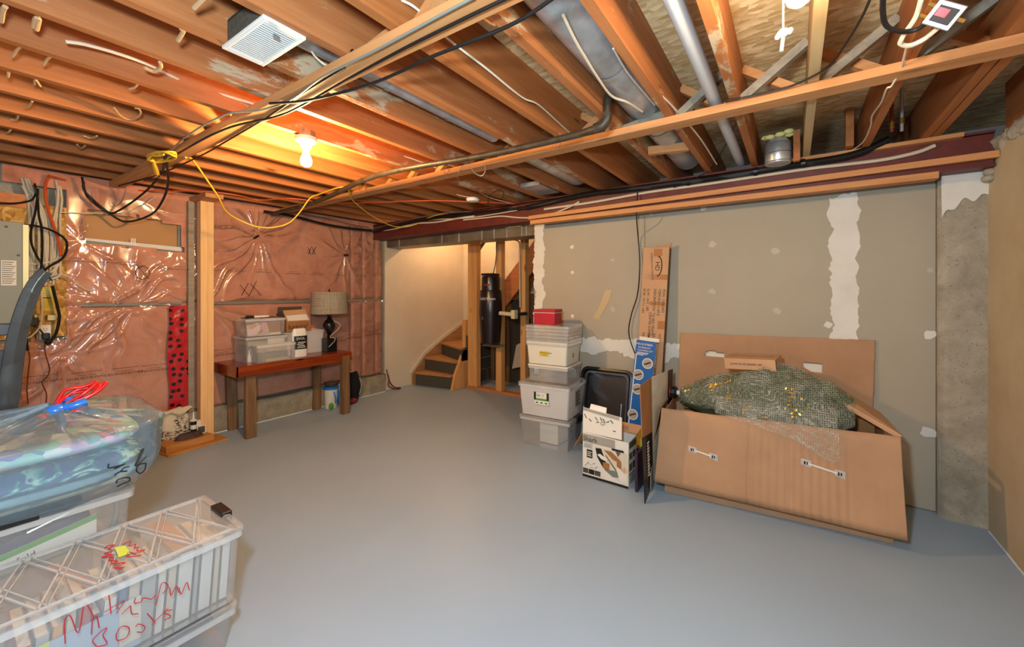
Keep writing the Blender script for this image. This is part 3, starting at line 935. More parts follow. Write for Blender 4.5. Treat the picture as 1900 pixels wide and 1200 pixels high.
# boarded basement window behind the torn insulation
wn = bpy.data.objects.new('window_1', None); COL.objects.link(wn); wn.location = (-4.78, 1.0, 1.76); wn['kind'] = 'structure'
part('board', MB().box(-4.79, -4.775, 0.60, 1.38, 1.76, 2.12), MAT['window_board'], wn)
part('window_frame', MB().box(-4.775, -4.755, 0.62, 1.36, 1.765, 1.815).box(-4.775, -4.755, 1.285, 1.34, 1.815, 2.08), MAT['grey_frame'], wn)
part('sill_strip', MB().hexa([(-4.752, 0.68, 1.815), (-4.752, 1.31, 1.775), (-4.742, 1.31, 1.775), (-4.742, 0.68, 1.815)], [(-4.752, 0.68, 1.835), (-4.752, 1.31, 1.815), (-4.742, 1.31, 1.815), (-4.742, 0.68, 1.835)]), MAT['mud'], wn)
mb = MB()
for a in (0, .012, .024):
    mb.box(-4.74, -4.735, 0.955 + a, 0.961 + a, 1.80, 1.862)
part('window_latch', mb, MAT['white_plastic'], wn)

# board with the wiring, left of the insulation
bd = thing('plywood_board', 'orange strand board on the wall behind the cables beside the electrical panel', 'board', (-4.73, 0.46, 1.04))
part('board_panel', MB().box(-4.74, -4.715, 0.16, 0.575, 1.045, 2.06), MAT['osb_board'], bd)
part('top_plate', MB().box(-4.76, -4.70, -0.2, 0.42, 2.02, 2.12), MAT['plate_wood'], bd)
# electrical panel
ep = thing('breaker_box', 'grey electrical breaker panel with its door at the left edge of the photo', 'electrical panel', (-4.66, 0.16, 1.2))
part('cabinet', MB().box(-4.715, -4.60, -0.10, 0.345, 1.17, 1.90), MAT['panel_grey'], ep, bevel=.004)
part('side_edge', MB().box(-4.66, -4.597, 0.345, 0.372, 1.19, 1.885), MAT['panel_edge'], ep)
part('door', MB().box(-4.60, -4.592, -0.06, 0.225, 1.23, 1.80), MAT['grey_frame'], ep, bevel=.006)
mb = MB()
for k in range(14):
    mb.box(-4.592, -4.586, 0.08, 0.165, 1.30 + k * 0.032, 1.322 + k * 0.032)
part('breaker', mb, MAT['black_plastic'], ep)
part('label_sheet', MB().box(-4.5935, -4.591, 0.245, 0.315, 1.44, 1.62), MAT['paper_white'], ep, label='white printed label sheet')
mb = MB()
for k in range(11):
    mb.box(-4.591, -4.5903, 0.25, 0.25 + 0.045 + 0.015 * ((k * 7) % 3) / 2, 1.455 + k * .015, 1.459 + k * .015)
part('label_line', mb, MAT['ink'], ep)
mb = MB()
for a in ((0.27, 1.86), (0.325, 1.66)):
    mb.tube([(-4.60, a[0], a[1]), (-4.592, a[0], a[1])], .008, 8)
part('screw', mb, MAT['black_plastic'], ep)

def cable(label, pts, r, mat, cat='cable', group=None, k=6, name='electrical_cable', n=6):
    return solo(name, MB().tube(smooth(pts, k), r, n), MAT[mat], label, cat, group, sm=60)
def W_(pts, x):
    return [aX(a, b, x if len(q) == 0 else q[0]) for (a, b, *q) in pts]
GC = 'white cables running down the strand board'
cols = [(47, 331, 62, 402, 62, 470, 66, 520), (52, 331, 70, 405, 72, 470, 73, 525), (40, 330, 55, 400, 52, 470, 60, 540), (56, 345, 80, 405, 80, 470, 78, 525), (60, 355, 84, 405, 88, 470, 84, 530),
        (64, 365, 90, 410, 95, 470, 93, 525), (108, 345, 99, 410, 98, 470, 106, 520), (112, 345, 112, 400, 112, 470, 112, 515),
        (42, 345, 66, 405, 57, 465, 62, 530), (50, 340, 76, 400, 84, 460, 88, 522), (104, 335, 106, 390, 103, 460, 99, 528)]
WHC = ['third from the left', 'fifth from the left', 'leftmost', 'sixth from the left', 'eighth from the left', 'ninth from the left', 'second from the right', 'rightmost', 'second from the left', 'seventh from the left', 'third from the right']
for k, (a, b, c_, d, e_, f_, g, h) in enumerate(cols):
    cable(f'white cable stapled down the strand board, {WHC[k]}', W_([(a, b), ((a + c_) / 2 + 3, (b + d) / 2), (c_, d), (e_, (d + f_) / 2), (e_, f_), (g, h)], -4.705 + .004 * (k % 5)), 0.0078, 'white_cable', group=GC)
for k in range(4):
    z0 = 1.60 - k * 0.045
    cable(f'short white cable entering the side of the electrical panel, {ORD[k]} from the top', [(-4.69, 0.37, z0), (-4.67, 0.44, z0 + .01), (-4.68, 0.52 - .01 * k, z0 + .05), (-4.70, 0.53, z0 + .15)], 0.007, 'white_cable', group='white cables entering the panel')
cable('bundled pale cables curving down to the yellow tag', W_([(113, 505), (110, 512), (97, 517), (80, 521), (70, 527), (60, 550), (48, 590), (44, 625)], -4.66), .008, 'white_cable')
cable('thin white cable looping from the board towards the pink wall', W_([(85, 515), (110, 509), (130, 515), (145, 528), (163, 538), (176, 538)], -4.65), .005, 'white_cable')
cable('pale cable hanging in a curve in front of the strand board', W_([(77, 540), (78, 580), (74, 605), (60, 622), (48, 628)], -4.64), .006, 'white_cable')
cable('orange cable coming down the strand board', W_([(92, 324), (84, 345), (87, 380), (98, 415), (108, 445), (113, 475)], -4.665), .010, 'orange_cable')
cable('thick black cable curving over the panel and strand board', W_([(-20, 420), (30, 419), (60, 418), (95, 427), (120, 443), (124, 460), (115, 480), (88, 497), (75, 515), (70, 545)], -4.63), .008, 'black_rubber')
cable('black cable dropping beside the orange cable', W_([(-10, 376), (30, 377), (60, 370), (70, 350), (66, 390), (60, 415), (57, 440), (62, 462), (80, 495), (95, 520)], -4.635), .007, 'black_rubber')
cable('black cable descending vertically across the strand board', W_([(64, 340), (70, 370), (72, 400), (78, 430), (78, 480), (74, 508)], -4.628), .007, 'black_rubber')
cable('thick black cord running from the cables down to the outlet', W_([(97, 530), (102, 550), (108, 575), (110, 590), (105, 615), (96, 630), (90, 638), (83, 632)], -4.64), .010, 'black_rubber')
cable('thin brown cord hanging from the outlet to the floor', W_([(83, 636), (84, 655), (92, 685), (86, 700), (78, 710), (86, 730), (84, 760)], -4.65), .004, 'brown_cable')
cable('thin brown cord hanging left of the outlet', W_([(50, 580), (50, 640), (55, 660), (53, 685), (50, 720), (52, 750)], -4.65), .004, 'brown_cable')
cable('bunch of black cord left of the outlet plate', W_([(56, 575), (50, 600), (48, 630), (50, 650)], -4.655), .012, 'black_rubber')
t = thing('power_adapter', 'small black power adapter hanging left of the outlet', 'adapter', tuple(aX(60, 592, -4.66)))
part('body', MB().box(-.02, .02, -.03, .03, -.05, .01), MAT['black_plastic'], t, world=False, bevel=.006)
part('cord', MB().tube(smooth([(0, 0, -.04), (.01, .03, -.07), (.01, .06, -.13), (.0, .08, -.17)], 5), .006, 6), MAT['black_rubber'], t, world=False)
# yellow tag, boxes, outlet
t = thing('inspection_tag', 'yellow printed inspection tag on the strand board', 'tag', tuple(aX(89, 577, -4.70)))
p = aX(76, 533, -4.705); q = aX(102, 577, -4.705)
part('card', MB().box(-4.712, -4.706, p.y, q.y, q.z, p.z), MAT['yellow_tag'], t)
part('ink_line', MB().box(-4.706, -4.705, p.y + .01, q.y - .02, q.z + .10, q.z + .107), MAT['ink'], t)
mb = MB()
for k in range(9):
    mb.box(-4.706, -4.7052, p.y + .012, p.y + .05 + .02 * ((k * 5) % 3), q.z + .02 + k * .018, q.z + .023 + k * .018)
part('print_line', mb, MAT['panel_edge'], t)
for (a, b, c_, d, lb) in ((63, 583, 80, 594, 'small beige wall box, left of two over the outlet'), (87, 584, 104, 594, 'small beige wall box with a white mark, right of two over the outlet')):
    p = aX(a, b, -4.70); q = aX(c_, d, -4.70)
    solo('junction_box', MB().box(-4.712, -4.685, p.y, q.y, q.z, p.z), MAT['panel_edge'], lb, 'junction box', 'beige boxes over the outlet', bevel=.003)
p = aX(72, 603, -4.70); q = aX(94, 629, -4.70)
t = thing('wall_outlet', 'white double wall outlet with a black plug in its lower socket', 'outlet', (-4.70, (p.y + q.y) / 2, q.z))
part('metal_box', MB().box(-4.714, -4.69, p.y - .012, q.y + .004, q.z - .008, p.z - .03), MAT['galv_dark'], t)
part('cover_plate', MB().box(-4.69, -4.683, p.y, q.y, q.z, p.z), MAT['white_plastic'], t, bevel=.002)
mb = MB()
yc = (p.y + q.y) / 2; zc = p.z - .035
for a in (-.008, .008):
    mb.box(-4.683, -4.6822, yc + a - .0015, yc + a + .0015, zc, zc + .009)
mb.tube([(-4.683, yc, zc - .009), (-4.682, yc, zc - .009)], .003, 6)
part('socket', mb, MAT['ink'], t)
part('plug', MB().box(-4.683, -4.64, yc - .020, yc + .022, q.z + .004, q.z + .052), MAT['black_plastic'], t, bevel=.008)

# ---------------------------------------------------------------- post and its plates
t = thing('support_post', 'tall doubled wooden post with a crosspiece on top, against the pink wall', 'post', (-4.56, 1.45, 0))
part('post_board', MB().box(-4.62, -4.53, 1.395, 1.450, 0.0, 2.245), MAT['post_wood'], t, bevel=.002)
part('post_board', MB().box(-4.62, -4.53, 1.4505, 1.500, 0.0, 2.245), MAT['post_wood'], t, bevel=.002)
part('top_plate', MB().box(-4.68, -4.30, 1.36, 1.50, 2.2455, 2.29), MAT['strap'], t, bevel=.002)
solo('wall_stud', MB().box(-4.69, -4.66, 1.34, 1.385, 0.26, 2.25), MAT['grey_lumber'], 'thin grey upright strip behind the wooden post, left side', 'board')

# things at the foot of the post
solo('floor_board', MB().hexa([(-4.62, 1.05, 0), (-4.30, 1.10, 0), (-4.37, 1.56, 0), (-4.60, 1.54, 0)], [(-4.62, 1.05, .018), (-4.30, 1.10, .018), (-4.37, 1.56, .018), (-4.60, 1.54, .018)]), MAT['plank'], 'thin wooden board flat on the floor at the foot of the post, the lower one', 'board', bevel=.002)
solo('floor_board', MB().hexa([(-4.60, 1.06, .019), (-4.36, 1.10, .019), (-4.40, 1.46, .019), (-4.60, 1.43, .019)], [(-4.60, 1.06, .075), (-4.36, 1.10, .075), (-4.40, 1.46, .075), (-4.60, 1.43, .075)]), MAT['plank'], 'thick wooden block lying on the thin board by the post', 'board', bevel=.003)
mb = MB().grid(lambda u, v: (-4.47 + (0.05 * math.cos(2 * math.pi * u)) * (1 - .3 * v), 1.29 + 0.11 * math.sin(2 * math.pi * u) * (1 - .3 * v), .076 + .045 * v + .006 * noise.noise(Vector((u * 20, v * 4, 0)))), 30, 6, closed_u=True)
mb.add([(-4.47 + .035 * math.cos(2 * math.pi * k / 20), 1.29 + .077 * math.sin(2 * math.pi * k / 20), .119) for k in range(20)], [tuple(range(20))])
m_, nt_, b_ = base('dark_mesh', rgb(70, 36, 26), 0.3, spec=0.7)
bump(nt_, b_, noisy(nt_, coords(nt_), 120, 2), 1.0, 0.01)
solo('wrapped_bundle', mb, MAT['dark_mesh'], 'dark brown shiny wrapped bundle on the wooden block', 'bundle', sm=60)
# paper bag of mix, folded open
def bagpt(u, v):
    a = 2 * math.pi * u
    wv = 1 - 0.42 * v ** 1.5
    x = -4.585 + 0.045 * math.cos(a) * (1 - .25 * v)
    y = 1.245 + 0.125 * math.copysign(abs(math.sin(a)) ** .7, math.sin(a)) * wv - .03 * v
    z = 0.02 + 0.31 * v + (0.012 * math.sin(3 * a) if v > .9 else 0)
    n_ = noise.noise(Vector((math.cos(a) * 2, math.sin(a) * 2, v * 6))) * .012
    return (x + n_, y + n_, z)
m_, nt_, b_ = base('printed_paper', rgb(206, 190, 164), 0.8)
pr = ramp(nt_, noisy(nt_, coords(nt_, (30, 30, 70)), 1.4, 3, .6), [(0.50, W0), (0.53, W1)])
mk_ = ramp(nt_, noisy(nt_, coords(nt_), 5, 1), [(0.42, W0), (0.5, W1)])
fx = N(nt_, 'ShaderNodeMix', data_type='RGBA', blend_type='MULTIPLY'); fx.inputs[0].default_value = 1
nt_.links.new(pr, fx.inputs[6]); nt_.links.new(mk_, fx.inputs[7])
nt_.links.new(mixc(nt_, fx.outputs[2], rgb(206, 190, 164), rgb(60, 50, 46)), b_.inputs['Base Color'])
t = thing('paper_sack', 'crumpled printed paper sack with its top folded open, beside the post', 'bag', (-4.585, 1.245, 0.02))
part('sack_body', MB().grid(bagpt, 36, 20, closed_u=True), MAT['printed_paper'], t, sm=70)
part('folded_top', MB().grid(lambda u, v: (-4.55 + .03 * math.sin(v * 3), 1.13 + u * 0.19 + .02 * v, 0.33 + .03 * math.sin(u * 7 + v) * v - .05 * v + .02 * u), 12, 6), MAT['paper_bag'], t, sm=70)
def caulk(x, y, z, h, lab, mt):
    t = thing('caulk_tube', lab, 'tube', (x, y, z), group='caulking tubes by the post')
    part('barrel', MB().lathe([(.023, 0), (.023, h), (0, h)], (x, y, z), 16), mt, t, sm=40)
    part('end_cap', MB().lathe([(.026, h), (.026, h + .012), (.010, h + .016)], (x, y, z), 16), MAT['white_plastic'], t, sm=40)
    part('nozzle', MB().lathe([(.010, h + .015), (.004, h + .085), (0, h + .087)], (x, y, z), 12), MAT['white_plastic'], t, sm=40)
    part('paper_label', MB().lathe([(.0235, h * .62), (.0235, h * .82)], (x, y, z), 16), MAT['paper_white'], t, sm=40)
caulk(-4.51, 1.335, 0.019, 0.19, 'dark caulking tube with a long white nozzle beside the paper sack', MAT['black_plastic'])
solo('small_carton', MB().box(-4.56, -4.52, 1.355, 1.394, 0.019, 0.20), MAT['paper_white'], 'small white carton standing behind the caulking tube', 'carton')
t = thing('picture_tile', 'small dark square with a white border leaning on the post', 'tile', (-4.505, 1.40, 0.076))
part('border', MB().box(-4.515, -4.505, 1.36, 1.43, 0.076, 0.15), MAT['paper_white'], t)
part('dark_face', MB().box(-4.505, -4.503, 1.366, 1.420, 0.084, 0.143), MAT['carpet_dark'], t)

# ---------------------------------------------------------------- workbench
t = thing('workbench', 'long low workbench with a varnished reddish top and worn timber legs', 'table', (-4.46, 2.17, 0))
part('tabletop', MB().box(-4.70, -4.205, 1.575, 2.735, 0.665, 0.700), MAT['bench_top'], t, bevel=.004)
part('apron', MB().box(-4.215, -4.19, 1.56, 2.74, 0.600, 0.698), MAT['bench_top'], t, bevel=.003)
part('apron', MB().box(-4.70, -4.19, 1.555, 1.580, 0.600, 0.698), MAT['bench_top'], t, bevel=.003)
part('apron', MB().box(-4.70, -4.215, 2.715, 2.735, 0.600, 0.664), MAT['bench_top'], t, bevel=.003)
for (x, y) in ((-4.655, 1.70), (-4.255, 1.70), (-4.64, 2.565), (-4.205, 2.66)):
    mb = MB().hexa([(x - .035, y - .045, 0), (x + .035, y - .045, 0), (x + .035, y + .045, 0), (x - .035, y + .045, 0)],
                   [(x - .035, y - .04 - (.02 if x < -4.5 and y < 2 else 0), .664), (x + .015, y - .04 - (.02 if x < -4.5 and y < 2 else 0), .664), (x + .015, y + .05 - (.02 if x < -4.5 and y < 2 else 0), .664), (x - .035, y + .05, .664)])
    part('leg', mb, MAT['dark_leg'], t, bevel=.003)

# ---------------------------------------------------------------- storage bins (shared builder)
def bin_box(name, label, loc, L, W_d, h, rz=0, lid=True, mats=('bin_clear', 'bin_lid', 'bin_rim'), taper=0.90, latch=True, ribs=False, group=None, cat='storage bin', wall=0.0):
    """tub L (local x) by W (local y)"""
    t = thing(name, label, cat, loc, rz, group)
    def ring(s_, z, r=0.02, n=4):
        out = []
        a, b = L / 2 * s_, W_d / 2 * s_
        for (sx, sy, a0) in ((1, 1, 0), (-1, 1, 90), (-1, -1, 180), (1, -1, 270)):
            for k in range(n + 1):
                an = math.radians(a0 + 90 * k / n)
                out.append((sx * (a - r) + r * math.cos(an), sy * (b - r) + r * math.sin(an), z))
        return out
    th = h - (0.02 if lid else 0.0)
    R0, R1 = ring(taper, 0), ring(1 - .03, th)
    R1b = ring(1 - .03, th)
    k = len(R0)
    mb = MB().add(R0 + R1, [(i, (i + 1) % k, k + (i + 1) % k, k + i) for i in range(k)] + [tuple(range(k - 1, -1, -1))])
    part('tub', mb, MAT[mats[0]], t, world=False, sm=30)
    # rim with a small skirt
    A, B_, C_ = ring(1 - .03, th), ring(1, th), ring(1, th - .022)
    mb = MB().add(A + B_ + C_, [(i, (i + 1) % k, k + (i + 1) % k, k + i) for i in range(k)] + [(k + i, k + (i + 1) % k, 2 * k + (i + 1) % k, 2 * k + i) for i in range(k)])
    part('rim', mb, MAT[mats[2]], t, world=False, sm=30)
    if lid:
        a, b_, c_, d = ring(1.01, th + .001), ring(1.01, th + .013), ring(.95, th + .017), ring(.93, th + .009)
        mb = MB().add(a + b_ + c_ + d, [(j * k + i, j * k + (i + 1) % k, (j + 1) * k + (i + 1) % k, (j + 1) * k + i) for j in range(3) for i in range(k)] + [tuple(range(3 * k, 4 * k))])
        lo = part('lid', mb, MAT[mats[1]], t, world=False, sm=30)
        if ribs:
            mb = MB()
            nx = 5
            zz = th + .012
            lx, ly = L * .45, W_d * .44
            st = 2 * lx / nx
            for q in range(nx):
                for sgn in (-1, 1):
                    x0 = -lx + q * st
                    mb.beam((x0, -ly * sgn, zz), (x0 + st, ly * sgn, zz), .006, .006)
                    mb.beam((x0 + .02, -ly * sgn, zz), (min(lx, x0 + st + .02), ly * sgn, zz), .003, .006)
            for sgn in (-1, 1):
                mb.beam((-lx, ly * sgn, zz), (lx, ly * sgn, zz), .005, .006)
            o = part('lid_rib', mb, MAT['bin_rim'], lo, world=False)
    if latch:
        for sx in (-1, 1):
            part('latch', MB().box(sx * (L / 2 - .008) - .018, sx * (L / 2 - .008) + .022, -.06, .06, th - .035, th + .0235), MAT['black_plastic'], t, world=False, bevel=.003)
    return t

# bins and odds on the bench
BZ = 0.7005
GB2 = 'clear plastic bins on the workbench'
bin_box('storage_bin', 'clear plastic bin on the workbench holding papers, the lower one at the left', (-4.49, 1.895, BZ), .32, .40, .245, 0, lid=False, latch=False, taper=.95, group=GB2)
solo('paper_stack', MB().box(-4.60, -4.36, 1.73, 1.95, BZ + .16, BZ + .20), MAT['paper_grey'], 'flat stack of grey papers inside the lower bench bin', 'papers')
solo('white_card', MB().box(-4.353, -4.345, 1.90, 2.06, BZ + .14, BZ + .22), MAT['paper_white'], 'white sheet of card against the front of the lower bench bin', 'card')
solo('glue_bottle', MB().lathe([(.018, 0), (.018, .05), (.006, .08), (.003, .115), (0, .117)], (-4.38, 1.745, BZ + .003), 12), MAT['white_plastic'], 'small white glue bottle in the front corner of the lower bench bin', 'bottle', sm=40)
bin_box('storage_bin', 'clear plastic bin of colourful papers stacked on the lower bench bin', (-4.50, 1.895, BZ + .246), .29, .385, .175, 0, lid=False, latch=False, taper=.93, group=GB2)
m_, nt_, b_ = base('colour_print', rgb(200, 90, 100), 0.5)
vo_ = N(nt_, 'ShaderNodeTexVoronoi', Scale=16.0); nt_.links.new(coords(nt_), vo_.inputs['Vector'])
sp_ = N(nt_, 'ShaderNodeSeparateColor'); nt_.links.new(vo_.outputs['Color'], sp_.inputs[0])
nt_.links.new(ramp(nt_, sp_.outputs[0], [(0, rgb(206, 50, 80)), (.3, rgb(216, 200, 200)), (.55, rgb(130, 80, 130)), (.8, rgb(230, 190, 80)), (1, rgb(90, 120, 140))]), b_.inputs['Base Color'])
solo('picture_book', MB().hexa([(-4.385, 1.73, BZ + .255), (-4.378, 1.73, BZ + .255), (-4.378, 1.93, BZ + .275), (-4.385, 1.93, BZ + .275)], [(-4.39, 1.72, BZ + .36), (-4.383, 1.72, BZ + .36), (-4.383, 1.90, BZ + .40), (-4.39, 1.90, BZ + .40)]), MAT['colour_print'], 'red and purple picture book inside the upper bench bin', 'book')
solo('envelope_stack', MB().box(-4.62, -4.40, 1.76, 2.05, BZ + .25, BZ + .275), MAT['paper_white'], 'pile of white envelopes at the bottom of the upper bench bin', 'papers')
solo('card_packet', MB().box(-4.60, -4.45, 1.90, 2.07, BZ + .276, BZ + .38), MAT['cardboard_brown'], 'brown card packet inside the upper bench bin', 'packet')
solo('magazine', MB().box(-4.60, -4.40, 1.76, 1.98, BZ + .422, BZ + .427), MAT['colour_print'], 'pinkish magazine lying on the upper bench bin', 'magazine')
t = thing('marker_tool', 'black and white handled tool lying on top of the upper bench bin', 'tool', (-4.45, 1.87, BZ + .428))
part('handle', MB().tube([(-4.44, 1.81, BZ + .441), (-4.42, 1.94, BZ + .441)], .0125, 10), MAT['white_plastic'], t, sm=40)
part('head', MB().tube([(-4.45, 1.74, BZ + .443), (-4.44, 1.81, BZ + .441)], .015, 10), MAT['black_plastic'], t, sm=40)
part('rod', MB().tube([(-4.46, 1.70, BZ + .433), (-4.40, 2.00, BZ + .433)], .005, 8), MAT['black_plastic'], t, sm=40)
bin_box('storage_bin', 'small clear plastic bin at the front edge of the workbench', (-4.275, 1.935, BZ), .12, .375, .17, 0, lid=False, latch=False, taper=.94, group=GB2)
solo('sponge_tray', MB().box(-4.315, -4.24, 1.80, 2.04, BZ + .004, BZ + .09), MAT['grey_frame'], 'grey padded tray inside the small bench bin', 'tray')
solo('wood_slip', MB().box(-4.236, -4.230, 1.83, 2.05, BZ + .006, BZ + .034), MAT['pale_lumber'], 'pale wooden strip at the front of the small bench bin', 'wood strip')
# carton with flap
t = thing('cardboard_carton', 'small brown carton with its flap up, behind the bins on the workbench', 'box', (-4.57, 2.27, BZ + .256))
part('carton_body', MB().box(-4.67, -4.47, 2.14, 2.405, BZ + .256, BZ + .37), MAT['cardboard_brown'], t)
part('flap', MB().hexa([(-4.475, 2.145, BZ + .37), (-4.47, 2.145, BZ + .37), (-4.47, 2.40, BZ + .37), (-4.475, 2.40, BZ + .37)], [(-4.53, 2.13, BZ + .49), (-4.525, 2.13, BZ + .49), (-4.525, 2.37, BZ + .495), (-4.53, 2.37, BZ + .495)]), MAT['cardboard_light'], t)
part('flap', MB().hexa([(-4.67, 2.14, BZ + .37), (-4.47, 2.14, BZ + .37), (-4.47, 2.145, BZ + .37), (-4.67, 2.145, BZ + .37)], [(-4.64, 2.11, BZ + .45), (-4.52, 2.11, BZ + .48), (-4.52, 2.115, BZ + .48), (-4.64, 2.115, BZ + .45)]), MAT['cardboard_dark'], t)
part('flap', MB().hexa([(-4.67, 2.14, BZ + .37), (-4.665, 2.14, BZ + .37), (-4.665, 2.40, BZ + .37), (-4.67, 2.40, BZ + .37)], [(-4.62, 2.12, BZ + .525), (-4.615, 2.12, BZ + .525), (-4.615, 2.38, BZ + .525), (-4.62, 2.38, BZ + .525)]), MAT['cardboard_dark'], t)
part('paper_panel', MB().hexa([(-4.473, 2.16, BZ + .378), (-4.471, 2.16, BZ + .378), (-4.471, 2.385, BZ + .378), (-4.473, 2.385, BZ + .378)], [(-4.5235, 2.145, BZ + .478), (-4.5215, 2.145, BZ + .478), (-4.5215, 2.36, BZ + .483), (-4.5235, 2.36, BZ + .483)]), MAT['paper_white'], t)
lettering('writing', 'kaarcs?', .075, MAT['ink'], t, (-4.469, 2.16, BZ + .285), (0, 1, 0), (0, 0, 1))
bin_box('storage_bin', 'lidded frosted bin under the brown carton at the back of the workbench', (-4.580, 2.345, BZ), .19, .47, .255, 0, mats=('bin_frost', 'bin_frost', 'bin_rim'), latch=False, taper=.95, group=GB2)
t = thing('white_pouch', 'white pouch with a black printed label standing on the workbench', 'pouch', (-4.32, 2.20, BZ))
def pouch(u, v):
    a = 2 * math.pi * u
    k = 1 - .25 * max(0, v - .85) / .15
    return (-4.32 + .045 * math.cos(a) * (1 - .6 * v ** 4), 2.20 + .080 * math.copysign(abs(math.sin(a)) ** .6, math.sin(a)) * k, BZ + .002 + v * .300)
mb = MB().grid(pouch, 32, 14, closed_u=True)
mb.add([pouch(i / 32, 1) for i in range(32)], [tuple(range(32))])
part('pouch_body', mb, MAT['white_plastic'], t, sm=60)
part('label_panel', MB().grid(lambda u, v: (-4.32 + .0465 * math.cos((u - .5) * 1.7), 2.20 + .0820 * math.copysign(abs(math.sin((u - .5) * 1.7)) ** .6, math.sin((u - .5) * 1.7)), BZ + .085 + v * .140), 14, 4), MAT['black_plastic'], t, sm=60, label='black label')
lettering('lettering', 'EVOL', .038, MAT['white_plastic'], t, (-4.2725, 2.148, BZ + .185), (0, 1, 0), (0, 0, 1))
mb = MB()
for k in range(4):
    mb.box(-4.2725, -4.272, 2.155 + .008 * (k % 2), 2.245 - .01 * (k % 3), BZ + .10 + k * .018, BZ + .107 + k * .018)
part('fine_print', mb, MAT['white_plastic'], t)
# table lamp
lx, ly = -4.42, 2.598
t = thing('table_lamp', 'table lamp with a glossy black turned base and a grey drum shade', 'lamp', (lx, ly, BZ))
part('base', MB().box(lx - .060, lx + .060, ly - .060, ly + .060, BZ, BZ + .155), MAT['lamp_black'], t, bevel=.004)
part('stem', MB().lathe([(.03, .155), (.022, .165), (.028, .18), (.02, .195), (.045, .23), (.066, .275), (.070, .31), (.055, .35), (.024, .375), (.030, .385), (.015, .395), (.028, .415), (.032, .425), (.017, .44), (.012, .455), (.008, .47), (.006, .70)], (lx, ly, BZ), 28), MAT['lamp_black'], t, sm=35)
sh = MB()
sh.lathe([(.200, .438), (.194, .688)], (lx, ly, BZ), 48)
sh.f = [f for f in sh.f if len(f) == 4]; sh.m = [0] * len(sh.f)
m_, nt_, b_ = base('linen_shade', rgb(150, 138, 116), 0.9)
g1 = noisy(nt_, coords(nt_, (4, 4, 160)), 1, 2); g2 = noisy(nt_, coords(nt_, (160, 160, 3)), 1, 2)
nt_.links.new(mixc(nt_, .5, ramp(nt_, g1, [(.35, rgb(118, 106, 88)), (.65, rgb(172, 160, 138))]), ramp(nt_, g2, [(.35, rgb(118, 106, 88)), (.65, rgb(172, 160, 138))])), b_.inputs['Base Color'])
part('lamp_shade', sh, MAT['linen_shade'], t, sm=60)
part('shade_trim', MB().lathe([(.2005, .436), (.2015, .439), (.2005, .442)], (lx, ly, BZ), 48), MAT['cardboard_dark'], t, sm=60)
part('finial', MB().sphere((lx, ly, BZ + .71), .011, 10, (1, 1, 1.3)), MAT['lamp_black'], t, sm=60)
part('cord', MB().tube(smooth([(lx + .05, ly + .02, BZ + .36), (lx + .075, ly + .09, BZ + .31), (lx + .07, ly + .07, BZ + .26), (lx + .075, ly - .01, BZ + .20), (lx + .07, ly - .03, BZ + .17), (lx + .068, ly + .03, BZ + .155), (lx + .07, ly + .02, BZ + .12), (lx + .072, ly - .05, BZ + .06)], 5), .0032, 6), MAT['white_cable'], t, sm=60)

# under the bench
def tub_jar(x, y, r, h, mat, lidmat, lab):
    t = thing('plastic_tub', lab, 'tub', (x, y, 0), group='plastic tubs under the workbench')
    part('tub_body', MB().lathe([(r * .85, 0), (r, h), (r * .98, h)], (x, y, 0), 24), mat, t, sm=40)
    part('lid', MB().lathe([(r * 1.06, h - .02), (r * 1.06, h + .008), (0, h + .01)], (x, y, 0), 24), lidmat, t, sm=40)
    part('handle', MB().tube(smooth([(x + r, y - .01, h * .8), (x + r + .02, y, h * .5), (x + r, y + .01, h * .25)], 5), .007, 8), lidmat, t, sm=50)
tub_jar(-4.565, 2.705, .080, .245, MAT['bin_cream'], MAT['blue_lid'], 'clear tub with a bright blue lid on the floor under the workbench')
tub_jar(-4.585, 2.875, .066, .285, MAT['bin_frost'], MAT['red_lid'], 'clear tub with a red lid on the floor under the workbench')
solo('spray_nozzle', MB().sphere((-4.46, 2.645, .045), .030, 10, (.7, 1, 1.3)), MAT['green_plastic'], 'small green round object beside the blue lidded tub', 'toy', sm=60)
t = thing('dark_pan', 'dark pan with a short handle resting on the blue lidded tub', 'pan', (-4.565, 2.705, .256))
part('pan_body', MB().lathe([(.05, 0), (.085, .045), (.082, .045)], (-4.565, 2.705, .256), 20), MAT['carpet_dark'], t, sm=50)
part('pan_handle', MB().beam((-4.555, 2.77, .295), (-4.54, 2.89, .335), .02, .012), MAT['black_plastic'], t, bevel=.003)
solo('blue_sock', MB().tube(smooth([(-4.50, 2.775, .20), (-4.495, 2.775, .09), (-4.48, 2.79, .03), (-4.47, 2.83, .022)], 5), [.02] * 16, 8), MAT['blue_lid'], 'blue patterned object hanging in front of the red lidded tub', 'cloth', sm=60)
def sack(u, v):
    a = 2 * math.pi * u
    k = math.sin(math.pi * min(1, .12 + v * .8)) ** .5
    return (-4.59 + .06 * math.cos(a) * k, 3.02 + .10 * math.sin(a) * k, .004 + v * .37 + .01 * noise.noise(Vector((u * 9, v * 5, 3))))
t = thing('backpack', 'black backpack with a light strap standing behind the workbench leg', 'bag', (-4.59, 3.02, 0))
mb = MB().grid(sack, 30, 18, closed_u=True)
part('bag_body', mb, MAT['black_fabric'], t, sm=70)
part('strap', MB().tube(smooth([(-4.53, 3.07, .30), (-4.52, 3.09, .2), (-4.53, 3.07, .08)], 5), .008, 6), MAT['paper_grey'], t, sm=70)
part('tag', MB().box(-4.60, -4.58, 2.97, 3.03, .36, .39), MAT['skin_tone'], t)
solo('red_cloth', MB().sphere((-4.49, 2.95, .035), .055, 12, (.8, 1.2, .62)), MAT['dark_red'], 'dark red cloth bundle on the floor in front of the backpack', 'cloth', sm=60)
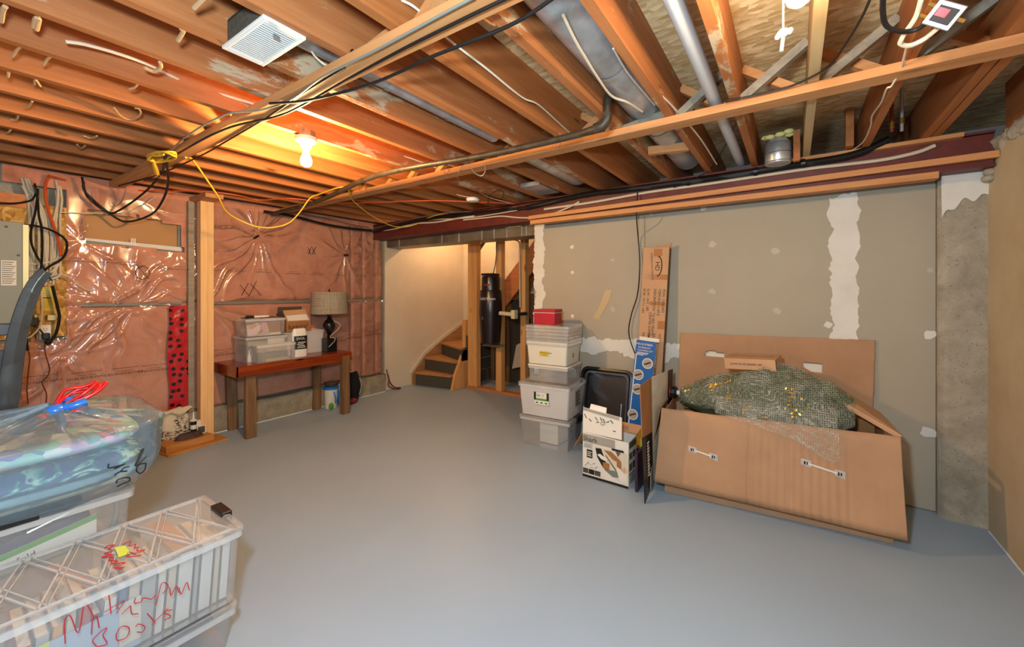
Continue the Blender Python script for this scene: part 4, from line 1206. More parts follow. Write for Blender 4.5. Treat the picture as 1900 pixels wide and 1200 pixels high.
cable('tangled black cord on the floor at the corner of the white wall', [(-4.68, 3.60, .30), (-4.66, 3.62, .16), (-4.64, 3.60, .08), (-4.62, 3.66, .03), (-4.60, 3.74, .012), (-4.63, 3.80, .012), (-4.66, 3.72, .03), (-4.66, 3.64, .12), (-4.67, 3.62, .22)], .009, 'brown_cable')

# ================================================================ stair
st = thing('staircase', 'short carpeted wooden winder stair climbing out of the far corner', 'stairs', (-4.3, 4.6, 0))
def poly_step(pts, z0, z1, par=st):
    tr = 0.03
    part('riser', MB().plate([(x, y, z0) for x, y in pts], (0, 0, z1 - z0 - tr)), MAT['carpet_dark'], par, label='dark carpeted riser')
    # tread overhangs the riser a little
    c = Vector((sum(p[0] for p in pts) / len(pts), sum(p[1] for p in pts) / len(pts)))
    q = [(pts[0][0], pts[0][1] - .025), (pts[1][0], pts[1][1] - .025)] + list(pts[2:])
    part('tread', MB().plate([(x, y, z1 - tr) for x, y in q], (0, 0, tr)), MAT['step_wood'], par, bevel=.006)
poly_step([(-4.62, 4.08), (-3.99, 4.19), (-3.99, 5.2), (-4.62, 5.2)], 0, .195)
poly_step([(-4.66, 4.30), (-3.96, 4.27), (-3.96, 5.2), (-4.66, 5.2)], .195, .385)
poly_step([(-4.66, 4.66), (-3.93, 4.33), (-3.93, 5.22), (-4.66, 5.22)], .385, .575)
poly_step([(-4.40, 5.20), (-3.90, 4.40), (-3.90, 5.22), (-4.2, 5.22)], .575, .765)
# skirts and newel side board
sk = [aX(a, b, -4.70) for a, b in ((761, 713), (763, 690), (790, 656), (826, 632), (866, 606))]
pts = [Vector((-4.70, 4.06, 0.0)), Vector((-4.70, 4.06, .17)), Vector((-4.70, 4.32, .43)), Vector((-4.70, 4.72, .64)), Vector((-4.70, 5.22, .86)), Vector((-4.70, 5.22, 0.0))]
part('skirt_board', MB().plate(pts, (.018, 0, 0)), MAT['step_wood'], st)
pts = [(-4.712, 4.03, 0), (-4.712, 4.03, .185), (-4.712, 4.31, .455), (-4.712, 4.72, .67), (-4.712, 5.22, .89), (-4.712, 5.22, .84), (-4.712, 4.72, .62), (-4.712, 4.33, .41), (-4.712, 4.06, .16), (-4.712, 4.06, 0)]
part('skirt_trim', MB().plate(pts, (.034, 0, 0)), MAT['white_plaster'], st)
part('side_board', MB().plate([(-3.97, 4.14, 0), (-3.97, 4.20, .21), (-3.97, 4.42, .62), (-3.97, 4.62, .66), (-3.97, 4.62, 0)], (.04, 0, 0)), MAT['stud'], st)
part('newel_post', MB().box(-4.00, -3.94, 4.42, 4.50, 0.0, .98), MAT['stud'], st, bevel=.003)
# upper flight rises to the right behind the stud wall
fl_ = thing('stair_flight', 'upper stair flight seen through the open studs, its stringer slanting up to the right', 'stairs', (-2.9, 4.9, .7))
pA = aY(926, 560, 4.72); pB = aY(1000, 463, 4.72)
d_ = (pB - pA).normalized(); up = Vector((-d_.z, 0, d_.x))
part('stringer', MB().beam(pA - d_ * .55, pB + d_ * .5, .035, .27, up=tuple(up)), MAT['plate_wood'], fl_)
mb = MB()
for k in range(6):
    p = pA + d_ * (k * .27 - .2)
    mb.box(p.x - .13, p.x + .13, 4.74, 5.22, p.z - .02, p.z + .01)
    mb.box(p.x + .10, p.x + .115, 4.74, 5.22, p.z, p.z + .18)
part('tread', mb, MAT['plank'], fl_)
part('sheathing', MB().plate([aY(958, 640, 4.65), aY(1003, 618, 4.65), aY(1003, 672, 4.65), aY(950, 684, 4.65)], (0, .02, 0)), MAT['drywall'], fl_)
mb = MB()
for a in (900, 912, 940, 975):
    p = aY(a, 600, 5.0)
    mb.box(p.x, p.x + .06, 4.98, 5.03, 0, 1.0)
part('support', mb, MAT['dark_leg'], fl_)
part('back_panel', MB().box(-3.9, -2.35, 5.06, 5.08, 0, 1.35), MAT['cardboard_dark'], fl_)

# ================================================================ open stud partition
YS = 4.38
sw = thing('stud_partition', 'open wooden stud partition between the stair and the drywall', 'stud wall', (-3.1, YS, 0))
def xat(px, y): return aY(px, 560, y).x
mb = MB()
part('bottom_plate', MB().box(xat(866, YS), -2.30, YS, YS + .089, 0, .038), MAT['plate_wood'], sw)
for a, b in ((868, 876), (876.3, 884.5), (920, 930), (965.5, 974.5)):
    x0, x1 = xat(a, YS), xat(b, YS)
    part('stud', MB().box(x0, x1, YS, YS + .089, .0385, 2.50), MAT['stud'], sw, bevel=.002)
x0, x1 = xat(884, YS), xat(888, YS)
part('diagonal_brace', MB().beam(aY(884, 470, YS + .12), aY(900, 446, YS + .12), .03, .04), MAT['dark_leg'], sw)
cable('thin black cable hanging down between the studs to the vacuum canister', [aY(921, 447, 4.33), aY(921, 470, 4.33), aY(919, 490, 4.33), aY(915, 508, 4.33)], .006, 'black_rubber')
cable('pale grey cable running down beside the right stud', [aY(950, 444, 4.34), aY(963, 449, 4.34), aY(964, 470, 4.34), aY(964.5, 520, 4.34), aY(965, 570, 4.34)], .010, 'off_white')

# central vacuum canister
vc = aY(909, 590, 4.20)
vx, vy = vc.x + .01, 4.20
vz = lambda py: aY(909, py, 4.20).z
t = thing('vacuum_canister', 'tall black central vacuum canister hung on the open studs', 'vacuum', (vx, vy, vz(637)))
part('dirt_bucket', MB().lathe([(.118, vz(636)), (.128, vz(634)), (.148, vz(592)), (.148, vz(588))], (vx, vy, 0), 40), MAT['vac_body'], t, sm=30)
part('canister_body', MB().lathe([(.152, vz(588)), (.154, vz(586)), (.146, vz(540)), (.140, vz(538))], (vx, vy, 0), 40), MAT['vac_body'], t, sm=30)
part('motor_cover', MB().lathe([(.122, vz(538)), (.120, vz(515)), (.112, vz(512)), (0, vz(511.5))], (vx, vy, 0), 40), MAT['vac_body'], t, sm=30)
part('wall_bracket', MB().box(vx - .12, vx + .04, vy - .05, vy + .14, vz(511), vz(507)), MAT['black_plastic'], t, bevel=.003)
part('latch', MB().box(vx - .02, vx - .005, vy - .158, vy - .148, vz(592), vz(586)), MAT['steel'], t)
part('shelf_hook', MB().box(vx - .13, vx + .10, vy + .0, vy + .18, vz(643), vz(640)), MAT['steel'], t)
def wrap_text(s_, size, z, r, a0, mat):
    """letters bent round the canister"""
    cu = bpy.data.curves.new('lettering', 'FONT'); cu.body = s_; cu.size = size; cu.resolution_u = 2; cu.extrude = .0004
    to = bpy.data.objects.new('lettering_source', cu); me = bpy.data.meshes.new_from_object(to)
    bpy.data.objects.remove(to); bpy.data.curves.remove(cu)
    for v_ in me.vertices:
        a = a0 + v_.co.x / r
        rr = r + .001 + v_.co.z
        v_.co = Vector((rr * math.cos(a), rr * math.sin(a), z - vz(637) + v_.co.y))
    me.materials.clear(); me.materials.append(mat)
    o = bpy.data.objects.new('lettering', me); COL.objects.link(o); o.parent = t
wrap_text('Solid Kleen', .052, vz(556), .150, math.atan2(-4.2, 3.25) - 1.12, MAT['white_plastic'])
part('red_plate', MB().grid(lambda u, v: (vx + .1225 * math.cos(math.atan2(-4.2, 3.25) - .75 + u * .7), vy + .1225 * math.sin(math.atan2(-4.2, 3.25) - .75 + u * .7), vz(530) + v * .025), 8, 2), MAT['dark_red'], t)
pp = aY(930, 581, 4.12)
t = thing('intake_pipe', 'cream plastic intake pipe and elbow at the right of the black canister', 'pipe', (pp.x, 4.12, pp.z))
q = aY(951, 583, 4.12)
part('pipe', MB().tube([pp - Vector((.02, 0, 0)), q], .027, 16), MAT['cream_pipe'], t, sm=40)
part('socket_box', MB().box(q.x, q.x + .055, 4.08, 4.16, q.z - .055, q.z + .055), MAT['cream_pipe'], t, bevel=.006)
part('outlet', MB().tube([q + Vector((.03, .03, 0)), q + Vector((.03, .265, 0))], .022, 12), MAT['iron_pipe'], t, sm=40)

# ================================================================ stack of bins before the drywall
rz = math.radians(5)
sx, sy = -1.835, 3.285
GS = 'stack of plastic bins before the drywall'
bin_box('storage_bin', 'large empty clear bin at the very bottom of the stack', (sx, sy, 0.001), .50, .42, .275, rz, mats=('bin_clear', 'bin_lid', 'bin_rim'), taper=.88, group=GS)
solo('white_packet', MB().box(-1.93, -1.74, 3.20, 3.40, .006, .19), MAT['paper_white'], 'plain white packet inside the large clear bin at the bottom of the stack', 'packet', bevel=.004)
b2 = bin_box('storage_bin', 'large frosted bin with a green and white printed label, second from the floor', (sx - .005, sy, 0.277), .51, .43, .30, rz, mats=('bin_frost', 'bin_lid', 'bin_rim'), taper=.88, latch=False, group=GS)
fy = -.43 / 2 * .955 - .002
part('label', MB().box(-.085, .055, fy - .002, fy - .001, .11, .215), MAT['paper_white'], b2, world=False, label='white printed label')
mb = MB().box(-.09, -.07, fy - .003, fy - .002, .15, .22).box(.035, .055, fy - .003, fy - .002, .15, .22)
for k in range(3):
    mb.box(-.07 + k * .045, -.05 + k * .045, fy - .003, fy - .002, .122, .132)
part('label_print', mb, MAT['ink'], b2, world=False)
part('label_band', MB().box(-.07, .04, fy - .003, fy - .002, .148, .165), MAT['green_plastic'], b2, world=False)
lettering('lettering', '56L  3', .026, MAT['ink'], b2, (-.062, fy - .0032, .185), (1, 0, 0), (0, 0, 1), world=False)
part('side_label', MB().box(.246, .2475, -.06, .06, .09, .235), MAT['paper_grey'], b2, world=False)
mb = MB()
for k in range(7):
    mb.box(.2475, .2482, -.055, .05 - .02 * (k % 2), .10 + k * .018, .109 + k * .018)
part('side_print', mb, MAT['ink'], b2, world=False)
b3 = bin_box('storage_bin', 'smaller clear bin in the middle of the stack, under the cream bin', (sx, sy + .03, 0.578), .40, .34, .155, rz, mats=('bin_clear', 'bin_cream', 'bin_rim'), taper=.95, latch=False, group=GS)
part('handle_latch', MB().box(-.13, -.08, -.175, -.165, .06, .12), MAT['galvanised'], b3, world=False, bevel=.004)
b4 = bin_box('storage_bin', 'cream coloured bin with a yellow sticker, upper part of the stack', (sx - .01, sy + .03, 0.734), .42, .35, .205, rz, lid=False, mats=('bin_cream', 'bin_cream', 'bin_cream'), taper=.90, latch=False, group=GS)
fy = -.35 / 2 * .93
part('sticker', MB().box(-.07, .02, fy - .004, fy - .003, .075, .12), MAT['yellow_tag'], b4, world=False, label='yellow sticker')
lettering('writing', 'SEWING BOOK', .017, MAT['ink'], b4, (-.066, fy - .0046, .1), (1, 0, 0), (0, 0, 1), world=False)
lettering('writing', '(TRIO)', .016, MAT['ink'], b4, (-.045, fy - .0046, .083), (1, 0, 0), (0, 0, 1), world=False)
part('latch_tab', MB().box(.195, .20, -.02, .0, .06, .10), MAT['grey_frame'], b4, world=False)
GT = 'nested clear trays near the top of the stack'
for k in range(6):
    z = .90 + .002 + k * .031
    tr_ = bin_box('clear_tray', f'{ORD[k]} of six nested clear trays from the bottom, under the red gift box', (sx - .01 + .003 * (k % 2), sy + .03, z), .43 + .002 * k, .355, .030, rz, lid=False, mats=('bin_clear', 'bin_clear', 'bin_clear'), taper=.98, latch=False, group=GT, cat='tray')
t = thing('gift_box', 'dark red square gift box with a lid on top of the bin stack', 'box', (sx - .045, sy - .02, 1.092), rz)
part('box_body', MB().box(-.105, .105, -.085, .085, 0, .105), MAT['red_box'], t, world=False, bevel=.002)
part('box_lid', MB().box(-.109, .109, -.089, .089, .105, .14), MAT['red_box'], t, world=False, bevel=.003)
part('ribbon', MB().box(-.110, .110, -.090, -.0895, .107, .111).box(.1095, .110, -.09, .09, .107, .111), MAT['paper_white'], t, world=False)

# black folding tray leaning on the drywall
t = thing('folding_tray', 'black rounded tray leaning on the drywall behind the printed carton', 'tray', (-1.41, 3.40, 0.003), rot=(math.radians(-14), 0, math.radians(2)))
def rrect(w_, h_, r_, z0=0, n=6):
    out = []
    for (sx_, sz_, a0) in ((1, 1, 0), (-1, 1, 90), (-1, -1, 180), (1, -1, 270)):
        for k in range(n + 1):
            an = math.radians(a0 + 90 * k / n)
            out.append((sx_ * (w_ / 2 - r_) + r_ * math.cos(an), sz_ * (h_ / 2 - r_) + r_ * math.sin(an) + h_ / 2 + z0))
    return out
def loopmesh(rings, close=False):
    k = len(rings[0]); vs = [p for r_ in rings for p in r_]
    fs = [(j * k + i, j * k + (i + 1) % k, (j + 1) * k + (i + 1) % k, (j + 1) * k + i) for j in range(len(rings) - 1) for i in range(k)]
    if close: fs.append(tuple(range((len(rings) - 1) * k, len(rings) * k)))
    return MB().add(vs, fs)
def r3(w_, h_, r_, y, z0): return [(x, y, z) for x, z in rrect(w_, h_, r_, z0)]
part('outer_rim', loopmesh([r3(.50, .70, .07, 0, 0), r3(.50, .70, .07, -.02, 0), r3(.45, .65, .055, -.025, .025), r3(.44, .64, .05, .03, .03)]), MAT['black_plastic'], t, world=False, sm=40)
part('inner_ring', loopmesh([r3(.42, .62, .05, -.01, .04), r3(.42, .62, .05, -.018, .04), r3(.385, .585, .04, -.018, .0575), r3(.38, .58, .04, .0, .06)]), MAT['dark_frame'], t, world=False, sm=40)
part('tray_face', loopmesh([r3(.44, .64, .05, .028, .03), r3(.43, .63, .05, .030, .035)], True), MAT['vac_body'], t, world=False)
part('metal_leg', MB().tube([(-.19, -.02, .02), (-.19, -.02, .33)], .006, 8).tube([(.16, -.02, .08), (.16, -.02, .40)], .006, 8), MAT['steel'], t, world=False, sm=50)

# printed vacuum carton with open flap
t = thing('printed_carton', 'white printed vacuum carton with its front flap standing open', 'box', (-1.13, 2.88, 0.001), math.radians(-1))
CW, CD, CH = .355, .165, .335
mb = MB()
mb.add([(-CW/2, -CD/2, 0), (CW/2, -CD/2, 0), (CW/2, CD/2, 0), (-CW/2, CD/2, 0), (-CW/2 -.0, -CD/2, CH), (CW/2, -CD/2, CH-.01), (CW/2, CD/2, CH), (-CW/2, CD/2, CH)],
       [(0, 1, 5, 4), (1, 2, 6, 5), (2, 3, 7, 6), (3, 0, 4, 7), (3, 2, 1, 0)])
o = part('carton_body', mb, MAT['paper_white'], t, world=False)
so = o.modifiers.new('thick', 'SOLIDIFY'); so.thickness = .004
part('open_flap', MB().hexa([(-CW/2, -CD/2 - .001, CH), (CW/2 - .05, -CD/2 - .001, CH), (CW/2 - .05, -CD/2 + .003, CH), (-CW/2, -CD/2 + .003, CH)],
     [(-CW/2 - .01, -CD/2 + .03, CH + .175), (CW/2 - .06, -CD/2 + .03, CH + .15), (CW/2 - .06, -CD/2 + .034, CH + .15), (-CW/2 - .01, -CD/2 + .034, CH + .175)]), MAT['paper_white'], t, world=False)
part('tuck_flap', MB().hexa([(-CW/2 + .04, -CD/2 + .03, CH + .165), (CW/2 - .18, -CD/2 + .03, CH + .16), (CW/2 - .18, -CD/2 + .034, CH + .16), (-CW/2 + .04, -CD/2 + .034, CH + .165)],
     [(-CW/2 + .045, -CD/2 + .05, CH + .205), (CW/2 - .185, -CD/2 + .05, CH + .195), (CW/2 - .185, -CD/2 + .054, CH + .195), (-CW/2 + .045, -CD/2 + .054, CH + .205)]), MAT['white_plastic'], t, world=False)
part('side_flap', MB().hexa([(-CW/2 - .003, -CD/2, CH), (-CW/2, -CD/2, CH), (-CW/2, CD/2, CH), (-CW/2 - .003, CD/2, CH)], [(-CW/2 - .09, -CD/2 + .02, CH - .15), (-CW/2 - .087, -CD/2 + .02, CH - .15), (-CW/2 - .087, CD/2, CH - .15), (-CW/2 - .09, CD/2, CH - .15)]), MAT['cardboard_light'], t, world=False)
part('rear_flap', MB().hexa([(-CW/2, CD/2, CH), (CW/2, CD/2, CH), (CW/2, CD/2 + .003, CH), (-CW/2, CD/2 + .003, CH)], [(-CW/2, CD/2 + .08, CH + .05), (CW/2 + .02, CD/2 + .08, CH + .05), (CW/2 + .02, CD/2 + .083, CH + .05), (-CW/2, CD/2 + .083, CH + .05)]), MAT['cardboard_light'], t, world=False)
fy = -CD / 2 - .0025
def fb(name, x0, x1, z0, z1, mat, d=.0008, y=fy):
    return part(name, MB().box(x0, x1, y - d, y, z0, z1), MAT[mat], t, world=False)
fb('grey_band', -CW/2, CW/2 - .10, .262, .322, 'paper_grey')
lettering('lettering', 'Shark', .050, MAT['ink'], t, (-CW/2 + .006, fy - .0012, .272), (1, 0, 0), (0, 0, 1), world=False)
fb('black_base_band', -CW/2, CW/2, .0, .018, 'ink')
fb('spec_square', -CW/2 + .035, -CW/2 + .08, .15, .21, 'ink')
part('fine_print', MB().box(-CW/2 + .04, -CW/2 + .075, fy - .0014, fy - .0009, .190, .196).box(-CW/2 + .04, -CW/2 + .070, fy - .0014, fy - .0009, .176, .182).box(-CW/2 + .04, -CW/2 + .074, fy - .0014, fy - .0009, .162, .168), MAT['paper_white'], t, world=False)
for k in range(3):
    fb('small_photo', -CW/2 + .004 + k * .048, -CW/2 + .048 + k * .048, .030, .066, 'carpet_dark' if k != 1 else 'ink')
mb = MB()
for k in range(5):
    mb.tube([(-CW/2 + .02 + .02 * k, fy - .001, .08 + .03 * (k % 2)), (-CW/2 + .05 + .018 * k, fy - .001, .12 - .02 * (k % 3))], .0015, 4)
part('tool_drawing', mb, MAT['grey_frame'], t, world=False)
mb = MB()
for k in range(5):
    mb.box(-CW/2 + .01, -CW/2 + .085 - .012 * (k % 2), fy - .0005, fy, .222 + k * .007, .2245 + k * .007)
part('small_print', mb, MAT['grey_frame'], t, world=False)
# printed picture: dark disc sector with orange cabinet, white cleaner, grey step, pet
arc = [(-CW/2 + .10 + .0, .245)] + [(-CW/2 + .355 - .255 * math.cos(a), .265 - .235 * math.sin(a)) for a in [k * math.pi / 2 / 12 for k in range(1, 12)]] + [(CW/2 - .003, .028), (CW/2 - .003, .245)]
part('picture_panel', MB().plate([(x, fy - .0008, z) for x, z in arc], (0, -.0004, 0)), MAT['off_white'], t, world=False)
def pic(name, pts, mat, d):
    part(name, MB().plate([(-CW/2 + a, fy - d, b) for a, b in pts], (0, -.0003, 0)), MAT[mat], t, world=False)
pic('picture_shape', [(.105, .235), (.15, .24), (.20, .12), (.215, .075), (.16, .11), (.12, .17)], 'ink', .0014)
pic('picture_shape', [(.17, .235), (.23, .235), (.30, .185), (.30, .165), (.24, .18)], 'cardboard_brown', .0014)
pic('picture_shape', [(.165, .10), (.215, .10), (.215, .145), (.165, .145)], 'cardboard_brown', .0018)
pic('picture_shape', [(.27, .12), (.305, .12), (.305, .18), (.27, .18)], 'cardboard_brown', .0018)
pic('picture_shape', [(.17, .095), (.28, .105), (.29, .06), (.24, .055)], 'grey_frame', .0017)
pic('picture_shape', [(.12, .19), (.14, .20), (.195, .175), (.19, .155), (.15, .165)], 'white_plastic', .0022)
pic('picture_shape', [(.18, .20), (.19, .20), (.27, .11), (.26, .105)], 'galv_dark', .0022)
pic('picture_shape', [(.26, .14), (.34, .11), (.352, .03), (.29, .035), (.28, .08)], 'paper_white', .0021)
pic('picture_shape', [(.30, .12), (.33, .15), (.345, .12), (.33, .10)], 'skin_tone', .0024)
pic('picture_badge', [(.23, .262), (.32, .262), (.325, .247), (.235, .247)], 'ink', .0026)
pic('picture_badge', [(.26, .245), (.30, .245), (.28, .21)], 'galv_dark', .0026)
part('side_panel_print', MB().box(CW/2 + .0022, CW/2 + .003, -CD/2 + .012, CD/2 - .012, .278, .322).box(CW/2 + .0022, CW/2 + .003, -CD/2 + .012, -CD/2 + .06, .20, .245).box(CW/2 + .0022, CW/2 + .003, -CD/2 + .075, -CD/2 + .14, .20, .245)
     .box(CW/2 + .0022, CW/2 + .003, -CD/2 + .012, -CD/2 + .06, .12, .17).box(CW/2 + .0022, CW/2 + .003, -CD/2 + .075, -CD/2 + .14, .12, .17).box(CW/2 + .0022, CW/2 + .003, -CD/2 + .01, CD/2 - .01, .09, .098), MAT['carpet_dark'], t, world=False)
mb = MB()
for k in range(7):
    mb.box(CW/2 + .0022, CW/2 + .003, -CD/2 + .015, CD/2 - .02, .03 + k * .008, .032 + k * .008)
part('side_small_print', mb, MAT['grey_frame'], t, world=False)
# flap drawings
fn_ = Vector((0, -.175, .03)).normalized()
def fp(a, b):
    return Vector((-CW/2 - .01 * b / .175 + a, -CD/2 - .003 + .031 * b / .175, CH + b))
mb = MB()
for (a, b, c_, d) in ((.01, .13, .03, .10), (.05, .10, .07, .085), (.10, .12, .12, .10), (.14, .125, .155, .10), (.16, .12, .18, .095), (.19, .10, .21, .11), (.22, .12, .24, .10), (.11, .085, .13, .09), (.24, .05, .26, .05)):
    mb.tube([fp(a, b), fp(c_, d)], .003, 5)
mb.tube([fp(.16 + .016 * math.cos(k * .6), .085 + .01 * math.sin(k * .6)) for k in range(11)], .0016, 5)
part('tool_drawing', mb, MAT['ink'], t, world=False)
mb = MB().tube([fp(.0, .155), fp(.28, .14)], .001, 4)
mb.add([fp(0, .174), fp(.285, .152), fp(.287, .13), fp(0, .155)], [(0, 1, 2, 3)])
part('grey_band', mb, MAT['paper_grey'], t, world=False)
lettering('lettering', 'Shark', .022, MAT['grey_frame'], t, fp(.005, .158), (1, 0, -.08), (0, .17, 1), world=False)

# tall carton leaning on the drywall
tc_ = thing('tall_carton', 'tall narrow brown carton with printed writing leaning upright on the drywall', 'box', (-1.045, 3.47, 0.002), rot=(math.radians(-3.0), math.radians(2.6), 0))
TW, TD, TH = .215, .045, 1.78
part('carton_body', MB().box(-TW/2, TW/2, -TD/2, TD/2, 0, TH), MAT['cardboard_light'], tc_, world=False, bevel=.003)
part('torn_side', MB().box(TW/2, TW/2 + .004, -TD/2, TD/2, 0.3, TH - .01), MAT['cardboard_dark'], tc_, world=False)
part('top_flap', MB().plate([(-TW/2 + .08, -TD/2, TH), (TW/2 + .01, -TD/2, TH), (TW/2 + .01, -TD/2, TH + .035), (TW/2 - .03, -TD/2, TH + .015)], (0, .003, 0)), MAT['cardboard'], tc_, world=False)
for (x0, x1, z0, z1) in ((-TW/2, TW/2, 1.50, 1.545), (-.02, .05, 1.70, 1.765), (.05, TW/2, 1.08, 1.15), (-.03, .10, 1.28, 1.31)):
    part('packing_tape', MB().box(x0, x1, -TD/2 - .0012, -TD/2, z0, z1), MAT['parcel_tape'], tc_, world=False)
fyt = -TD / 2 - .0015
cols_ = (('PON: 12042403', .075, 1.42), ('ITEM NO.: C-47-E', .038, 1.42), ('DESCRIPTION: TG BED FRAME W/', 0.0, 1.42), ('CENTER SUPPORT', -.028, 1.22), ('G.W.: 24.0  LBS', -.055, 1.42), ('N.W.: 23.7½ LBS', -.09, 1.42),
         ('VO', .062, 1.04), ('PA', .015, 1.04), ('MA', -.03, 1.04), ('FA', -.075, 1.04))
for s_, x, z in cols_:
    lettering('lettering', s_, .030, MAT['ink'], tc_, (x, fyt, z), (0, 0, -1), (1, 0, 0), world=False)
lettering('lettering', 'HD', .055, MAT['ink'], tc_, (.0, fyt, 1.655), (0, 0, -1), (1, 0, 0), world=False)
arc_ = [(.02 + .035 * math.cos(a), 1.615 + .085 * math.sin(a)) for a in [k * math.pi / 8 - math.pi / 2 for k in range(9)]]
part('logo_arc', MB().tube([(x, fyt, z) for x, z in arc_], .004, 5), MAT['ink'], tc_, world=False)
lettering('lettering', 'INTERNATIONAL FURNITURE', .018, MAT['ink'], tc_, (-.045, fyt, 1.73), (0.1, 0, -1), (1, 0, .1), world=False)

# blue cleaning-kit box
tb = thing('blue_kit_box', 'narrow blue printed cleaning kit box leaning beside the tall carton', 'box', (-1.085, 3.33, 0.002), rot=(math.radians(-7), math.radians(4.2), 0))
BW, BD, BH = .165, .075, .985
part('box_body', MB().box(-BW/2, BW/2, -BD/2, BD/2, 0, BH), MAT['blue_box'], tb, world=False, bevel=.002)
part('hang_tab', MB().box(-BW/2 + .02, BW/2 + .02, -BD/2 + .01, -BD/2 + .013, BH, BH + .03), MAT['paper_white'], tb, world=False)
part('side_print', MB().box(BW/2, BW/2 + .001, -BD/2 + .004, BD/2 - .004, .05, BH - .01), MAT['printed_paper'], tb, world=False)
fyb = -BD / 2 - .0012
for s_, sz, z, x in (('MICROFIBER', .0245, .945, -.079), ('HI-REACH', .023, .918, -.062), ('CLEANING KIT', .019, .895, -.066)):
    lettering('lettering', s_, sz, MAT['paper_white'], tb, (x, fyb, z), (1, 0, 0), (0, 0, 1), world=False)
for (x, z) in ((.03, .80), (-.035, .695), (-.03, .575), (-.045, .36)):
    part('picture_disc', MB().tube([(x, fyb, z), (x, fyb + .0009, z)], .044, 24), MAT['paper_white'], tb, world=False)
    part('picture_inner', MB().tube([(x, fyb - .0006, z), (x, fyb, z)], .038, 24), MAT['paper_grey'], tb, world=False)
    part('picture_tool', MB().beam((x - .025, fyb - .001, z - .012), (x + .025, fyb - .001, z + .012), .001, .012), MAT['ink'], tb, world=False)
part('fine_print', MB().box(-.066, .03, fyb - .0004, fyb, .880, .885).box(-.066, .02, fyb - .0004, fyb, .870, .875).box(-.066, -.01, fyb - .0004, fyb, .860, .865), MAT['paper_white'], tb, world=False)
part('white_line', MB().box(-BW/2 + .008, -BW/2 + .016, fyb, fyb + .0009, .05, .87), MAT['paper_white'], tb, world=False)
part('yellow_print', MB().plate([(-.03, fyb, .10), (.08, fyb, .10), (.08, fyb, .30), (.03, fyb, .26)], (0, .0008, 0)), MAT['yellow_tag'], tb, world=False)

# folded display board: black and brown sheet, hinged
t = thing('folded_panel', 'tall folded cardboard panel, black and brown, standing open before the big carton', 'cardboard panel', (-.81, 2.85, 0))
A0, B0, C0 = Vector((-.802, 2.66, 0.002)), Vector((-.818, 2.90, .05)), Vector((-.800, 3.345, .17))
A1, B1, C1 = Vector((-.834, 2.66, .772)), Vector((-.826, 2.89, .79)), Vector((-.785, 3.33, .785))
def sheet(a, b, c_, d, th=.005):
    a, b, c_, d = map(Vector, (a, b, c_, d))
    n = (b - a).cross(d - a).normalized() * th
    return MB().add([a, b, c_, d, a + n, b + n, c_ + n, d + n], [(0, 3, 2, 1), (4, 5, 6, 7), (0, 1, 5, 4), (1, 2, 6, 5), (2, 3, 7, 6), (3, 0, 4, 7)])
lerp = lambda p, q, f_: p.lerp(q, f_)
k_ = .42
part('brown_upper', sheet(lerp(A0, A1, .56), lerp(B0, B1, k_ + .06), B1, A1), MAT['cardboard_brown'], t)
part('black_lower', sheet(A0, B0, lerp(B0, B1, k_ + .06), lerp(A0, A1, .56)), MAT['black_plastic'], t)
part('grey_face', sheet(B0, lerp(B0, C0, .74), lerp(B1, C1, .74), B1), MAT['off_white'], t, label='pale grey inner face')
part('black_strip', sheet(lerp(B0, C0, .74), C0, C1, lerp(B1, C1, .74)), MAT['black_plastic'], t)
mb = MB()
for k in range(12):
    p = A0.lerp(B0, .42).lerp(A1.lerp(B1, .42), .17 + k * .026) + Vector((.012, 0, 0))
    mb.box(p.x, p.x + .001, p.y - .022, p.y + .022 - .012 * (k % 3 == 1), p.z, p.z + .011)
part('white_print', mb, MAT['paper_white'], t)
part('corner_block', sheet(A0 + Vector((.002, .12, .04)), B0 + Vector((.002, -.01, .0)), B0 + Vector((.002, -.01, .12)), A0 + Vector((.002, .12, .16)), .006), MAT['grey_frame'], t)
solo('purple_book', MB().hexa([(-.905, 2.78, .001), (-.885, 2.78, .001), (-.885, 2.95, .001), (-.905, 2.95, .001)], [(-.905, 2.78, .27), (-.885, 2.78, .27), (-.885, 2.95, .27), (-.905, 2.95, .27)]), MAT['purple_box'], 'dark purple thin box standing between the printed carton and the folded panel', 'box', bevel=.003)

cable('thin black cable hanging from the beam down the drywall behind the tall carton', [aY(1183, 355, 3.38), aY(1181, 400, 3.38)] + [aY(a, b, 3.585) for a, b in ((1184, 440), (1187, 490), (1183, 545), (1171, 585), (1167, 620), (1180, 660), (1195, 690))], .005, 'black_rubber')
cable('second thin grey cable on the drywall behind the tall carton', [aY(1196, 400, 3.61), aY(1196, 455, 3.61), aY(1199, 520, 3.612)], .002, 'grey_frame')

# ================================================================ big open carton with the bagged tree
bc = thing('large_carton', 'very large open brown cardboard box standing against the drywall', 'box', (-.14, 3.25, 0))
f0, f1 = Vector((-.735, 2.905, 0)), Vector((.455, 3.03, 0))
r0, r1 = Vector((-.775, 3.40, 0)), Vector((.415, 3.56, 0))
Z_ = Vector((0, 0, 1))
hb = .57
def wallp(a, b, h0, h1, th=.006):
    n = (b - a).cross(Z_).normalized() * th
    return MB().add([a + Z_ * h0, b + Z_ * h0, b + Z_ * h1, a + Z_ * h1, a - n + Z_ * h0, b - n + Z_ * h0, b - n + Z_ * h1, a - n + Z_ * h1],
                    [(0, 1, 2, 3), (4, 7, 6, 5), (0, 4, 5, 1), (1, 5, 6, 2), (2, 6, 7, 3), (3, 7, 4, 0)])
part('front_wall', wallp(f0, f1, .002, hb), MAT['cardboard'], bc)
part('side_wall', wallp(f1, r1, .002, hb), MAT['cardboard'], bc)
part('side_wall', wallp(r0, f0, .002, hb), MAT['cardboard'], bc)
